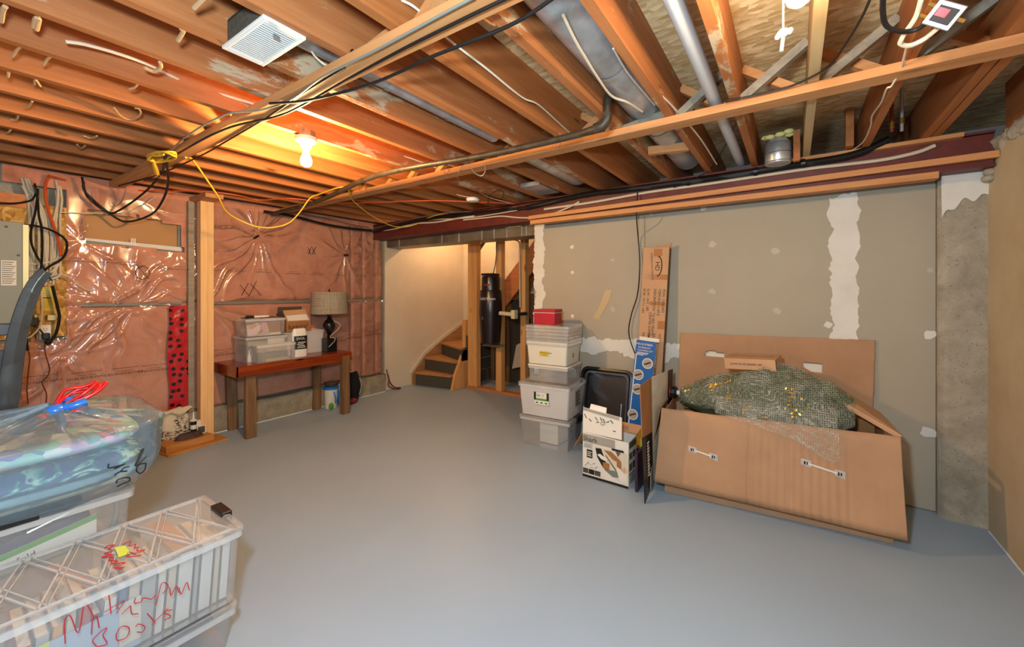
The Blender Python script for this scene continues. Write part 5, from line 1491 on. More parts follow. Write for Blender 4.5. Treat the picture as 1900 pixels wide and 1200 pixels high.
part('back_wall', wallp(r1, r0, .002, hb), MAT['cardboard'], bc)
part('bottom', MB().add([f0 + Z_ * .004, f1 + Z_ * .004, r1 + Z_ * .004, r0 + Z_ * .004], [(0, 1, 2, 3)]), MAT['cardboard'], bc)
# flap hanging over the front, corrugation dents
t0, t1 = Vector((-.755, 2.895, .585)), Vector((.482, 3.022, .60))
q0, q1 = Vector((-.785, 2.83, .085)), Vector((.497, 2.945, .075))
def flapf(u, v):
    a = t0.lerp(t1, u); b = q0.lerp(q1, u)
    p = a.lerp(b, v)
    d = .005 * math.sin(math.pi * v) * math.sin(u * 5)
    d -= .005 * math.exp(-((u - .43) / .008) ** 2) + .003 * math.exp(-((u - .60) / .006) ** 2)
    d += .0015 * math.sin(u * 190) * (1 if .45 < u < .82 else .12) * (v > .18)
    d += .006 * noise.noise(Vector((u * 5, v * 4, 2)))
    zt = .012 * noise.noise(Vector((u * 6, 0, 8))) * (v < .02)
    return p + Vector((0, -d, zt))
o = part('front_flap', MB().grid(flapf, 300, 14), MAT['cardboard'], bc, sm=50)
so = o.modifiers.new('thick', 'SOLIDIFY'); so.thickness = .006; so.offset = 1
def on_flap(u, v, d=.009):
    return flapf(u, v) + Vector((.0, -d, 0))
for (ua, va, ub, vb) in ((.175, .48, .275, .52), (.66, .41, .785, .47)):
    a, b = on_flap(ua, va), on_flap(ub, vb)
    xd = (b - a).normalized()
    for c_ in (a, b):
        part('clear_patch', MB().add([c_ + xd * (-.025) + Z_ * -.017, c_ + xd * .025 + Z_ * -.02, c_ + xd * .025 + Z_ * .022, c_ + xd * -.025 + Z_ * .019], [(0, 1, 2, 3)]), MAT['bin_rim'], bc)
    part('strap_handle', MB().beam(a, b, .002, .010, up=(0, 0, 1)), MAT['paper_white'], bc)
    mb = MB()
    for c_ in (a, b):
        mb.box(c_.x - .010, c_.x - .002, c_.y - .003, c_.y - .001, c_.z - .009, c_.z + .009).box(c_.x + .003, c_.x + .009, c_.y - .003, c_.y - .001, c_.z - .008, c_.z + .008)
    part('strap_end', mb, MAT['ink'], bc)
# back flap standing on the wall, two panels with window slots
ba, bb = Vector((-.80, 3.585, .50)), Vector((.435, 3.60, .44))
bt, bu = Vector((-.785, 3.60, 1.045)), Vector((.452, 3.61, 1.07))
def backf(u, v):
    p = ba.lerp(bb, u).lerp(bt.lerp(bu, u), v)
    d = -.007 * math.exp(-((u - .405) / .008) ** 2) - .003 * math.exp(-((u - .55) / .006) ** 2) + .010 * noise.noise(Vector((u * 3, v * 3, 5)))
    e = .006 * noise.noise(Vector((u * 26, 0, v * 3))) * (v > .97)
    ex = .006 * noise.noise(Vector((0, 3, v * 14))) * (u > .98 or u < .02)
    return p + Vector((ex, -abs(d) * .8 - .006, e))
NU, NV = 124, 50
mb = MB(); vv = {}
for j in range(NV + 1):
    for i in range(NU + 1):
        vv[i, j] = len(mb.v); mb.v.append(backf(i / NU, j / NV))
for j in range(NV):
    for i in range(NU):
        u, v = (i + .5) / NU, (j + .5) / NV
        if .68 < v < .755 - .2 * abs(u - .2) and .16 < u < .275: continue
        if .60 < v < .70 and .685 < u < .775: continue
        mb.f.append((vv[i, j], vv[i + 1, j], vv[i + 1, j + 1], vv[i, j + 1])); mb.m.append(0)
o = part('back_flap', mb, MAT['cardboard'], bc, sm=50)
so = o.modifiers.new('thick', 'SOLIDIFY'); so.thickness = .005; so.offset = -1
# slot in the flap shows a white sheet behind
part('white_sheet', MB().box(-.62, -.42, 3.606, 3.608, .84, .96).box(.03, .18, 3.606, 3.608, .80, .92), MAT['paper_white'], bc)
# right end flap folded in and up, left end flap hanging out
ef = [Vector((.475, 3.03, .605)), Vector((.44, 3.50, .60)), Vector((.07, 3.50, .90)), Vector((.02, 3.17, .85))]
ef = [Vector((.485, 3.035, .600)), Vector((.445, 3.38, .635)), Vector((.04, 3.38, .885)), Vector((.01, 3.22, .845))]
part('end_flap', sheet(*ef, th=.007), MAT['cardboard_light'], bc)
part('end_flap_fold', sheet(ef[0], ef[3], ef[3] + Vector((.0, -.004, -.018)), ef[0] + Vector((0, -.004, -.018)), th=.004), MAT['cardboard'], bc)
part('side_flap', sheet(Vector((-.765, 2.91, .575)), Vector((-.80, 3.38, .57)), Vector((-.875, 3.36, .20)), Vector((-.845, 2.93, .17))), MAT['cardboard_brown'], bc)
part('inner_liner', MB().box(.28, .41, 3.30, 3.33, .35, .60), MAT['cardboard_brown'], bc)
part('inner_liner', wallp(Vector((.30, 3.12, 0)), Vector((.28, 3.48, 0)), .05, .55), MAT['cardboard'], bc)

# tree: a long lumpy bundle of green needles under silver netting
tree = thing('artificial_tree', 'green artificial tree in clear shiny netting lying on the large open carton', 'artificial tree', (-.25, 3.2, .45))
def tree_surf(u, v, k=1.0, extra=0.0):
    # u along, v round
    x = -.69 + u * .99
    env = max(.0, math.sin(math.pi * min(1, (u ** 1.15) * .80 + .03))) ** .80
    if u > .8: env *= 1 - ((u - .8) / .2) ** 2 * .45
    ry = (.190 * env + .02) * k
    rz_ = (.215 * env + .022) * k
    a = 2 * math.pi * v
    cz = .635 + .035 * math.sin(u * 3.0) - .02 * (1 - u)
    n_ = noise.noise(Vector((u * 6, math.cos(a) * 1.6, math.sin(a) * 1.6))) * .045 * env + noise.noise(Vector((u * 16, math.cos(a) * 4, math.sin(a) * 4))) * .018 * env
    y = 3.185 + (ry + n_ + extra) * math.cos(a)
    z = cz + (rz_ + n_ + extra) * math.sin(a)
    return Vector((x, y, z))
m_, nt_, b_ = base('needle_mass', rgb(60, 72, 40), 0.9)
c1 = ramp(nt_, noisy(nt_, coords(nt_, (30, 90, 90)), 2, 5, .75, 1), [(.32, rgb(22, 28, 16)), (.5, rgb(64, 72, 38)), (.66, rgb(108, 108, 58)), (.8, rgb(160, 140, 80))])
nt_.links.new(c1, b_.inputs['Base Color'])
part('needle_mass', MB().grid(lambda v, u: tree_surf(u, v, .90), 80, 130, closed_u=True), MAT['needle_mass'], tree, sm=70)
plain('needle_green', 66, 84, 36, 0.7); plain('needle_light', 122, 122, 62, 0.7)
for mt in ('needle_green', 'needle_light'):
    mb = MB(); rr = random.Random(3 if mt == 'needle_green' else 5)
    for k in range(2600):
        u, v = rr.random() ** .9, rr.random() * .62 - .06
        p = tree_surf(u, v, .88); c_ = Vector((p.x, 3.185, .62))
        n_ = (p - c_).normalized() + Vector((rr.uniform(-.8, .8), rr.uniform(-.5, .5), rr.uniform(-.5, .5)))
        n_.normalize(); L_ = rr.uniform(.018, .04)
        s_ = n_.cross(Vector((rr.random(), rr.random(), rr.random()))).normalized() * .0022
        mb.add([p - s_, p + s_, p + n_ * L_], [(0, 1, 2)])
    o = part('needles', mb, MAT[mt], tree); o['kind'] = 'stuff'
# loose green leaves at the right end
mb = MB(); rr = random.Random(9)
for k in range(70):
    p = Vector((.10 + rr.uniform(-.06, .10), 3.10 + rr.uniform(-.05, .1), .66 + rr.uniform(-.09, .09)))
    a, b = Vector((rr.uniform(-1, 1), rr.uniform(-.4, .4), rr.uniform(-.6, .6))).normalized() * .03, Vector((rr.uniform(-.4, .4), .2, rr.uniform(-1, 1))).normalized() * .012
    mb.add([p - a, p + b, p + a, p - b], [(0, 1, 2, 3)])
o = part('leaves', mb, MAT['needle_green'], tree); o['kind'] = 'stuff'
# netting
m = bpy.data.materials.new('netting'); m.use_nodes = True; MAT['netting'] = m
nt = m.node_tree; nt.nodes.clear()
out = N(nt, 'ShaderNodeOutputMaterial'); tr = N(nt, 'ShaderNodeBsdfTransparent'); gs = N(nt, 'ShaderNodeBsdfPrincipled', Roughness=0.22)
gs.inputs['Base Color'].default_value = rgb(232, 230, 214); gs.inputs['Specular IOR Level'].default_value = 0.9
vo = N(nt, 'ShaderNodeTexVoronoi', feature='DISTANCE_TO_EDGE', Scale=1.0); vo.inputs['Randomness'].default_value = 0.25
nt.links.new(coords(nt, (90, 90, 90)), vo.inputs['Vector'])
r1_ = ramp(nt, vo.outputs['Distance'], [(0.05, W1), (0.16, W0)])
pl = ramp(nt, noisy(nt, coords(nt), 9, 3), [(0.4, (.45, .45, .45, 1)), (0.65, W1)])
mm = N(nt, 'ShaderNodeMath', operation='MULTIPLY'); nt.links.new(r1_, mm.inputs[0]); nt.links.new(pl, mm.inputs[1])
ad = N(nt, 'ShaderNodeMath', operation='MULTIPLY_ADD', use_clamp=True); ad.inputs[1].default_value = .62; ad.inputs[2].default_value = .03; nt.links.new(mm.outputs[0], ad.inputs[0])
bp = N(nt, 'ShaderNodeBump', Strength=1.0, Distance=.01); nt.links.new(noisy(nt, coords(nt), 260, 2), bp.inputs['Height']); nt.links.new(bp.outputs[0], gs.inputs['Normal'])
ms = N(nt, 'ShaderNodeMixShader'); nt.links.new(ad.outputs[0], ms.inputs[0]); nt.links.new(tr.outputs[0], ms.inputs[1]); nt.links.new(gs.outputs[0], ms.inputs[2]); nt.links.new(ms.outputs[0], out.inputs[0])
def net_f(v, u):
    w_ = .012 * abs(noise.noise(Vector((u * 30, v * 14, 3))))
    return tree_surf(u, v * .64 - .07, .96, .004 + w_)
part('netting_cover', MB().grid(net_f, 90, 170), MAT['netting'], tree, sm=80)
# netting skirt hanging over the front flap, plus gathered end
def skirt(u, v):
    x = -.42 + u * .63
    drop = [(.0, .0), (.15, .02), (.35, .05), (.52, .075), (.66, .10), (.80, .16), (.90, .19), (.96, .17), (1.0, .03)]
    for i in range(len(drop) - 1):
        if drop[i][0] <= u <= drop[i + 1][0]:
            f_ = (u - drop[i][0]) / (drop[i + 1][0] - drop[i][0]); D = drop[i][1] * (1 - f_) + drop[i + 1][1] * f_; break
    yf = 2.885 + (x + .755) * .1027
    top = Vector((x, yf + .075, .70 + .02 * noise.noise(Vector((u * 9, 0, 1)))))
    edge_ = Vector((x, yf - .006, .612)); bot = Vector((x + .02 * D / .1, yf - .022 - D * .14, .607 - D))
    w_ = Vector((0, -.010 * abs(noise.noise(Vector((u * 24, v * 3, 7)))), 0))
    if v < .45: return top.lerp(edge_, v / .45) + w_ + Vector((0, -.03 * math.sin(math.pi * v / .45), 0))
    return edge_.lerp(bot, (v - .45) / .55) + w_
part('netting_skirt', MB().grid(skirt, 110, 36), MAT['netting'], tree, sm=80)
def tuft(u, v):
    a = v * 2 * math.pi
    r_ = .03 + .10 * u + .03 * noise.noise(Vector((u * 5, math.cos(a) * 3, math.sin(a) * 3)))
    return Vector((-.02 + u * .17, 3.10 + r_ * .5 * math.cos(a), .78 - u * .10 + r_ * .9 * math.sin(a)))
part('netting_tuft', MB().grid(lambda v, u: tuft(u, v), 40, 16, closed_u=True), MAT['netting'], tree, sm=80)
# glints of gold tinsel
plain('gold_foil', 236, 186, 70, 0.3, metal=0.6)
mb = MB(); rr = random.Random(12)
for (px, py, n_, s_) in ((1338, 705, 26, .05), (1320, 722, 14, .03), (1352, 735, 18, .03), (1385, 757, 18, .035), (1420, 772, 16, .035), (1470, 735, 26, .05), (1470, 760, 22, .05), (1270, 715, 6, .02), (1330, 690, 8, .02)):
    c_ = aY(px, py, 3.02)
    for k in range(n_):
        # nearest place on the net
        p = c_ + Vector((rr.gauss(0, s_ * .5), 0, rr.gauss(0, s_ * .5)))
        uu = (p.x + .69) / .99; best = min((abs(tree_surf(uu, vv_ / 60, .97).z - p.z), vv_) for vv_ in range(22, 45))[1]
        q = tree_surf(uu, best / 60, .97) + Vector((0, -.020, 0))
        a = Vector((rr.uniform(-1, 1), -.3, rr.uniform(-1, 1))).normalized() * .009; b = Vector((rr.uniform(-1, 1), .2, rr.uniform(-1, 1))).normalized() * .006
        mb.add([q - a, q + b, q + a, q - b], [(0, 1, 2, 3)])
o = part('tinsel_flakes', mb, MAT['gold_foil'], tree); o['kind'] = 'stuff'
# trunk tip with black knob and clear sleeve at the left end
tp_ = tree_surf(0, .25, 1)
kx = Vector((-.690, 3.175, .64))
part('white_collar', MB().tube([kx, kx - Vector((.028, 0, 0))], .018, 14), MAT['white_plastic'], tree, sm=40)
part('black_knob', MB().tube([kx - Vector((.024, 0, 0)), kx - Vector((.034, 0, 0)), kx - Vector((.058, 0, .0)), kx - Vector((.064, 0, 0))], [.036, .046, .046, .03], 10), MAT['black_plastic'], tree, sm=30)
part('red_cap', MB().tube([kx - Vector((.064, 0, 0)), kx - Vector((.072, 0, 0))], .042, 14), MAT['dark_red'], tree, sm=40)
# small carton on the tree
t = thing('small_carton', 'small closed brown carton lying tilted on top of the bagged tree', 'box', (-.225, 3.25, .872), rot=(math.radians(5), math.radians(-4), math.radians(-9)))
part('carton_body', MB().box(-.16, .15, -.09, .10, 0, .075), MAT['cardboard_light'], t, world=False, bevel=.002)
part('tape_seam', MB().box(-.155, .13, .0, .004, .075, .0762), MAT['cardboard_dark'], t, world=False)
part('end_fold', MB().box(.15, .152, -.09, -.075, 0.002, .072), MAT['cardboard_dark'], t, world=False)
lettering('lettering', 'GET RIPPED IN 90 DAYS', .0185, MAT['ink'], t, (.075, -.0915, .045), (-1, 0, 0), (0, 0, -1), world=False)
solo('yellow_tray', MB().box(-.70, -.60, 3.30, 3.40, .5, .52), MAT['cardboard_brown'], 'brown cardboard insert inside the left end of the large carton', 'insert')

# ================================================================ foreground left: bins and the bag
GF = 'large clear bins in the left foreground'
AX, AY = -2.035, .365
bt_ = bin_box('storage_bin', 'bottom clear bin of the front stack, mostly under the bin of books', (-2.03, .33, 0.001), .44, .70, .165, 0, ribs=False, taper=.92, group=GF)
bt_.rotation_euler = (0, 0, 0)
solo('blue_cloth', MB().grid(lambda u, v: (-2.20 + u * .34, .03 + v * .60, .09 + .02 * noise.noise(Vector((u * 5, v * 9, 2)))), 20, 30), MAT['navy'], 'dark blue folded cloth inside the bottom clear bin of the front stack', 'cloth', sm=80)
bb_ = bin_box('storage_bin', 'clear bin full of books with red handwriting on its side and lid', (-2.03, .355, 0.168), .70, .43, .290, math.pi / 2, ribs=True, taper=.93, group=GF)
FX = -2.03 + .43 / 2        # outer face towards the camera
plain('cover_white', 220, 218, 214, 0.5); plain('cover_cream', 206, 196, 176, 0.6); plain('cover_grey', 170, 172, 172, 0.6); plain('cover_blue', 60, 110, 160, 0.4)
plain('cover_lightblue', 168, 190, 214, 0.5); plain('cover_red', 170, 60, 56, 0.5); plain('cover_orange', 214, 150, 80, 0.5); plain('page_edge', 224, 216, 200, 0.8)
books = [('white thin book at the far end of the book bin, curved spine', 'cover_white', .030, .21), ('yellow topped white booklet beside the curved white book', 'cover_cream', .020, .22), ('white ring binder with a dark edge', 'cover_white', .040, .25), ('grey backed book left of the white binder', 'cover_grey', .016, .24),
         ('large white binder standing in the book bin', 'cover_white', .046, .25), ('cream book with a red tab', 'cover_cream', .026, .22), ('white paperback with a red corner', 'cover_white', .024, .21), ('pale grey thick book near the handwriting', 'cover_grey', .040, .235),
         ('pale cream hardback beside the bright blue book', 'cover_cream', .030, .235), ('bright blue book in the middle of the book bin', 'cover_blue', .020, .22), ('white book with a grey bar code panel', 'cover_white', .032, .20), ('dark spined book beside the bar code panel', 'navy', .020, .17),
         ('red paperback left of the dark spined book', 'cover_red', .030, .21), ('white and tan booklet beside the red paperback', 'cover_cream', .022, .22), ('orange spined paperback in the book bin', 'cover_orange', .024, .19), ('grey paperback left of the orange one', 'cover_grey', .03, .18), ('small red paperback near the left frame edge', 'cover_red', .030, .17)]
y = .665
for lb, cm, th, hh in books:
    y -= th + .004
    if y < .04: break
    t = thing('book', lb, 'book', (-2.02, y, .176), group='books standing in the clear bin')
    t.rotation_euler = (math.radians(-4), 0, 0)
    hh = min(hh, .245)
    part('cover', MB().box(-.11, .155, 0, .0018, 0, hh).box(-.11, .155, th - .0018, th, 0, hh).box(.153, .155, 0, th, 0, hh), MAT[cm], t, world=False)
    part('pages', MB().box(-.105, .152, .002, th - .002, .003, hh - .004), MAT['page_edge'], t, world=False)
solo('flat_folder', MB().box(-1.862, -1.858, .08, .40, .178, .33), MAT['cover_lightblue'], 'pale blue flat folder against the near side of the book bin', 'folder')
solo('sticky_note', MB().hexa([(-1.855, .075, .25), (-1.853, .075, .25), (-1.853, .19, .26), (-1.855, .19, .26)], [(-1.855, .08, .325), (-1.853, .08, .325), (-1.853, .19, .335), (-1.855, .19, .335)]), plain('note_green', 196, 210, 80, 0.6), 'yellow green note showing through the book bin near the left frame edge', 'note')
solo('bar_code_sheet', MB().box(-1.857, -1.855, .345, .40, .20, .345), MAT['paper_white'], 'white sheet with grey blocks against the near side of the book bin', 'sheet')
solo('loose_card', MB().hexa([(-2.19, .49, .428), (-1.86, .50, .428), (-1.86, .56, .428), (-2.19, .55, .428)], [(-2.19, .49, .430), (-1.86, .50, .430), (-1.86, .56, .430), (-2.19, .55, .430)]), MAT['cardboard_light'], 'tan card strip lying under the lid of the book bin, farther one', 'card')
solo('loose_card', MB().hexa([(-2.15, .21, .428), (-1.88, .28, .428), (-1.88, .31, .428), (-2.15, .24, .428)], [(-2.15, .21, .430), (-1.88, .28, .430), (-1.88, .31, .430), (-2.15, .24, .430)]), MAT['cardboard_light'], 'tan card strip lying under the lid of the book bin, nearer one', 'card')
# handwriting (strokes) in red
def scribble(par, pts, r, mat='red_ink'):
    mb = MB(); mb.tube(smooth(pts, 4), r, 5)
    part('handwriting', mb, MAT[mat], par)
def px2x(pts, X=FX - .004): return [aX(a * .2421, 920 + b * .2421, X) for a, b in pts]
for ln in ([(500, 1130), (495, 960), (540, 920), (600, 1050), (640, 850), (660, 820), (720, 930)], [(700, 1060), (710, 950), (740, 920), (760, 1010)], [(835, 760), (850, 900)], [(800, 890), (950, 800), (890, 900)], [(930, 905), (1000, 840)], [(1000, 840), (1010, 900), (1060, 900)],
           [(1040, 780), (1030, 820), (1080, 810), (1100, 780), (1160, 790), (1190, 760)], [(1195, 835), (1240, 670), (1290, 690), (1245, 750)], [(1300, 700), (1310, 760), (1350, 690), (1370, 740)], [(1370, 700), (1390, 750), (1430, 660), (1450, 720)],
           [(740, 1150), (710, 1110), (760, 1050), (820, 1010), (790, 1070), (820, 1130), (740, 1157)], [(890, 1060), (930, 1000), (990, 1010), (970, 1080), (900, 1105), (890, 1060)], [(1040, 1000), (1060, 980), (1110, 1000), (1090, 1040), (1050, 1040)], [(1130, 900), (1190, 970)], [(1160, 985), (1290, 860)], [(1320, 870), (1250, 890), (1310, 920), (1260, 950)]):
    scribble(bb_, px2x(ln), .0015)
def px2z(pts, Z=.459): return [aZ(a * .2421, 920 + b * .2421, Z) for a, b in pts]
scribble(bb_, px2z([(800, 400), (830, 380), (880, 375), (830, 400), (860, 420), (800, 440), (860, 450), (780, 465), (870, 470), (830, 490), (900, 500), (850, 520), (960, 510), (870, 550), (950, 545), (900, 560)]), .0018)
scribble(bb_, px2z([(940, 370), (1000, 345), (990, 380), (1040, 370), (1030, 400), (1060, 390), (1050, 420), (1110, 410), (1040, 440), (990, 430), (970, 460), (1000, 465), (1080, 450)]), .0018)
part('sticker', MB().plate(px2z([(880, 395), (960, 380), (1000, 440), (910, 470)], .4585), (0, 0, .001)), MAT['note_green'], bb_, label='yellow sticker')

# second stack behind, bag on top
bin_box('storage_bin', 'lower clear bin of the rear stack, under the bin with hangers', (-2.52, .165, 0.001), .70, .50, .29, math.pi / 2, mats=('bin_frost', 'bin_lid', 'bin_rim'), taper=.93, group=GF)
hb_ = bin_box('storage_bin', 'clear bin of dark clothes and hangers under the big plastic bag', (-2.51, .105, 0.293), .72, .54, .300, math.pi / 2, mats=('bin_clear', 'bin_lid', 'bin_rim'), taper=.93, group=GF, latch=False)
part('long_latch', MB().box(-.16, .10, -.282, -.270, .285, .305), MAT['black_plastic'], hb_, world=False)
solo('dark_clothes', MB().grid(lambda u, v: (-2.72 + .455 * u + .0, -.15 + v * .50, .50 + .05 * noise.noise(Vector((u * 4, v * 5, 1))) * (u < .98) - (.19 if u > .96 else 0)), 30, 24), MAT['navy'], 'dark folded clothes inside the bin under the big bag', 'clothes', sm=80)
t = thing('flat_package', 'green and white printed packet inside the bin under the big bag', 'packet', (-2.262, .25, .40))
part('packet_body', MB().hexa([(-2.262, .10, .405), (-2.258, .10, .405), (-2.258, .355, .445), (-2.262, .355, .445)], [(-2.262, .10, .475), (-2.258, .10, .475), (-2.258, .355, .52), (-2.262, .355, .52)]), MAT['paper_white'], t)
part('green_band', MB().hexa([(-2.2575, .10, .455), (-2.2565, .10, .455), (-2.2565, .355, .50), (-2.2575, .355, .50)], [(-2.2575, .10, .475), (-2.2565, .10, .475), (-2.2565, .355, .52), (-2.2575, .355, .52)]), MAT['green_plastic'], t)
part('green_band', MB().hexa([(-2.2575, .10, .405), (-2.2565, .10, .405), (-2.2565, .24, .427), (-2.2575, .24, .427)], [(-2.2575, .10, .417), (-2.2565, .10, .417), (-2.2565, .24, .438), (-2.2575, .24, .438)]), MAT['green_plastic'], t)
lettering('lettering', 'prefold', .030, MAT['ink'], t, (-2.2563, .115, .425), (0, 1, .16), (0, -.16, 1))
t = thing('clothes_hanger', 'bundle of metal and plastic hangers at the end of the bin under the big bag', 'hangers', (-2.30, .40, .50))
for k in range(4):
    part('hanger_bar', MB().tube(smooth([(-2.27 - .012 * k, .18 + .02 * k, .525), (-2.275 - .01 * k, .32, .56), (-2.27 - .01 * k, .385, .57 - .01 * k)], 4), .0045, 6), MAT['steel'], t, sm=50)
part('grey_hook', MB().tube(smooth([(-2.27, .40, .575), (-2.268, .415, .54), (-2.268, .41, .47), (-2.27, .39, .42)], 5), .009, 8), MAT['grey_frame'], t, sm=50)

# tied plastic bag of bedding
bag = thing('plastic_bag', 'big translucent blue plastic bag of folded bedding tied with a red bow', 'bag', (-2.60, .12, .596))
m_, nt_, b_ = base('bedding_print', rgb(120, 160, 180), 0.8)
vo_ = N(nt_, 'ShaderNodeTexVoronoi', Scale=1.0); vv0 = coords(nt_, (17, 17, 24))
nz_ = N(nt_, 'ShaderNodeTexNoise', Scale=1.2, Detail=3.0); nt_.links.new(vv0, nz_.inputs['Vector'])
nt_.links.new(mixc(nt_, .6, vv0, nz_.outputs['Color'], 'ADD'), vo_.inputs['Vector'])
sp_ = N(nt_, 'ShaderNodeSeparateColor'); nt_.links.new(vo_.outputs['Color'], sp_.inputs[0])
nt_.links.new(ramp(nt_, sp_.outputs[0], [(0, rgb(90, 160, 180)), (.2, rgb(226, 236, 240)), (.4, rgb(120, 200, 180)), (.55, rgb(226, 190, 214)), (.68, rgb(60, 110, 190)), (.78, rgb(226, 200, 150)), (.86, rgb(200, 60, 100)), (.93, rgb(170, 110, 60)), (1, rgb(190, 220, 230))]), b_.inputs['Base Color'])
m_, nt_, b_ = base('bedding_navy', rgb(48, 68, 104), 0.8)
cc = ramp(nt_, noisy(nt_, coords(nt_, (6, 6, 14)), 1.3, 3, .5, 1.5), [(.46, rgb(56, 78, 122)), (.51, rgb(80, 150, 140)), (.58, rgb(180, 220, 200)), (.64, rgb(60, 84, 128))])
nt_.links.new(cc, b_.inputs['Base Color'])
plain('bedding_pale', 186, 220, 224, 0.8, var=.06, scale=4)
def slab(z0, z1, rx_, ry_, cx_, cy_, seed, bul=.02, pw=.5):
    def f(v, u):
        a = 2 * math.pi * v
        c_, s_ = math.cos(a), math.sin(a)
        k = math.sin(math.pi * (u * .92 + .04)) ** .35
        x = cx_ + rx_ * math.copysign(abs(c_) ** pw, c_) * k
        yy = cy_ + ry_ * math.copysign(abs(s_) ** pw, s_) * k
        return (x, yy, z0 + (z1 - z0) * u + .008 * noise.noise(Vector((x * 7, yy * 7, seed))))
    mb = MB().grid(f, 60, 12, closed_u=True)
    mb.add([f(i / 60, 1) for i in range(60)], [tuple(range(60))])
    return mb
part('bedding_fold', slab(.602, .655, .375, .425, -2.60, .12, 1), MAT['bedding_pale'], bag, sm=70, label='pale blue folded sheet')
part('bedding_fold', slab(.655, .735, .365, .415, -2.60, .12, 2), MAT['bedding_navy'], bag, sm=70, label='dark navy folded blanket with green leaves')
part('bedding_fold', slab(.735, .840, .350, .405, -2.61, .12, 3), MAT['bedding_print'], bag, sm=70, label='multicoloured printed quilt')
def bagsurf(v, u):
    a = 2 * math.pi * v
    c_, s_ = math.cos(a), math.sin(a)
    top = max(0, (u - .62) / .38)
    k = (math.sin(math.pi * min(.5, u * .9 + .26))) ** .5
    rad = (1 - top ** 1.5 * .97)
    x = -2.60 + .412 * math.copysign(abs(c_) ** .42, c_) * k * rad + top * .07
    yy = .12 + .462 * math.copysign(abs(s_) ** .42, s_) * k * rad + top * .16
    z = .596 + .249 * min(1, u / .66) ** .9 - (.03 * max(0, c_) * (1 - min(1, u / .3)) if u < .3 else 0) + top * .035 + (.03 * top ** 6)
    fold = noise.noise(Vector((math.cos(a) * 5, math.sin(a) * 5, u * 1.2))) * .014 + abs(noise.noise(Vector((math.cos(a) * 13, math.sin(a) * 13, u * 1.3)))) * .020 * (.35 + top)
    return (x + c_ * fold, yy + s_ * fold, z + fold * (.5 + 1.0 * top))
_bg = MB().grid(bagsurf, 260, 70, closed_u=True)
BVB = BVHTree.FromPolygons([tuple(p) for p in _bg.v], _bg.f)
part('bag_film', _bg, MAT['bag_blue'], bag, sm=80)
def on_surf(bv, px, py, lift=.003):
    d_ = Vector(ray(px, py)).normalized()
    h_ = bv.ray_cast(Vector((0, 0, H)), d_)
    return (h_[0] - d_ * lift) if h_[0] else None
kn = Vector((-2.51, .275, .905))
plain('tie_blue', 40, 120, 220, 0.25, spec=.6); plain('tie_red', 214, 30, 30, 0.25, spec=.6)
part('knot', MB().sphere(kn, .028, 14, (1.2, 1.4, .9)).tube(smooth([kn, kn + Vector((-.03, .02, .035)), kn + Vector((-.01, .05, .03))], 5), .015, 8)
     .tube(smooth([kn, kn + Vector((.02, .05, .01)), kn + Vector((.02, .085, .02))], 5), [.018] * 11, 8).tube(smooth([kn, kn + Vector((.0, -.05, -.03)), kn + Vector((.02, -.12, -.055))], 5), .017, 8)
     .tube(smooth([kn, kn + Vector((.06, .01, -.04)), kn + Vector((.10, .0, -.06)), kn + Vector((.12, .01, -.085))], 5), .015, 8), MAT['tie_blue'], bag, sm=60, label='blue gathered neck of the bag')
mb = MB()
for k, (dy, dz, r_) in enumerate(((.0, .0, .05), (.02, .012, .06), (-.01, .02, .045))):
    mb.tube(smooth([kn + Vector((-.01 * k, .0, .02)), kn + Vector((-.02, .04 + dy, .055 + dz)), kn + Vector((-.01, .09 + dy, .06 + dz)), kn + Vector((0, .13 + dy, .075 + dz)), kn + Vector((.01, .09 + dy, .035 + dz)), kn + Vector((0, .03, .02))], 6), .007, 8)
part('red_tie', mb, MAT['tie_red'], bag, sm=60, label='red drawstring bow')
part('red_tie', MB().tube([kn + Vector((.03, .04, -.01)), kn + Vector((.035, .07, -.015))], .011, 8), MAT['tie_red'], bag, sm=60)
part('red_tie', MB().tube([kn + Vector((.04, -.05, -.01)), kn + Vector((.04, -.03, -.012))], .010, 8), MAT['tie_red'], bag, sm=60)
for ln in ([(1290, 740), (1350, 600), (1370, 590), (1330, 680), (1300, 745), (1400, 650)], [(1390, 715), (1330, 730), (1305, 780), (1340, 810), (1380, 780), (1395, 720)], [(1120, 900), (1130, 870), (1190, 850), (1240, 850), (1240, 880), (1180, 905), (1125, 935)],
           [(1040, 860), (1180, 880)], [(1100, 830), (1150, 795), (1220, 790)], [(1160, 790), (1190, 760), (1240, 745)], [(1050, 720), (1050, 760), (1150, 740), (1200, 720), (1100, 770)]):
    q_ = [on_surf(BVB, a * .2 - 8, 716 + b * .2) for a, b in ln]
    q_ = [p for p in q_ if p]
    if len(q_) < 3: continue
    mb = MB().tube(smooth(q_, 4), .0022, 5)
    part('handwriting', mb, MAT['ink'], bag)

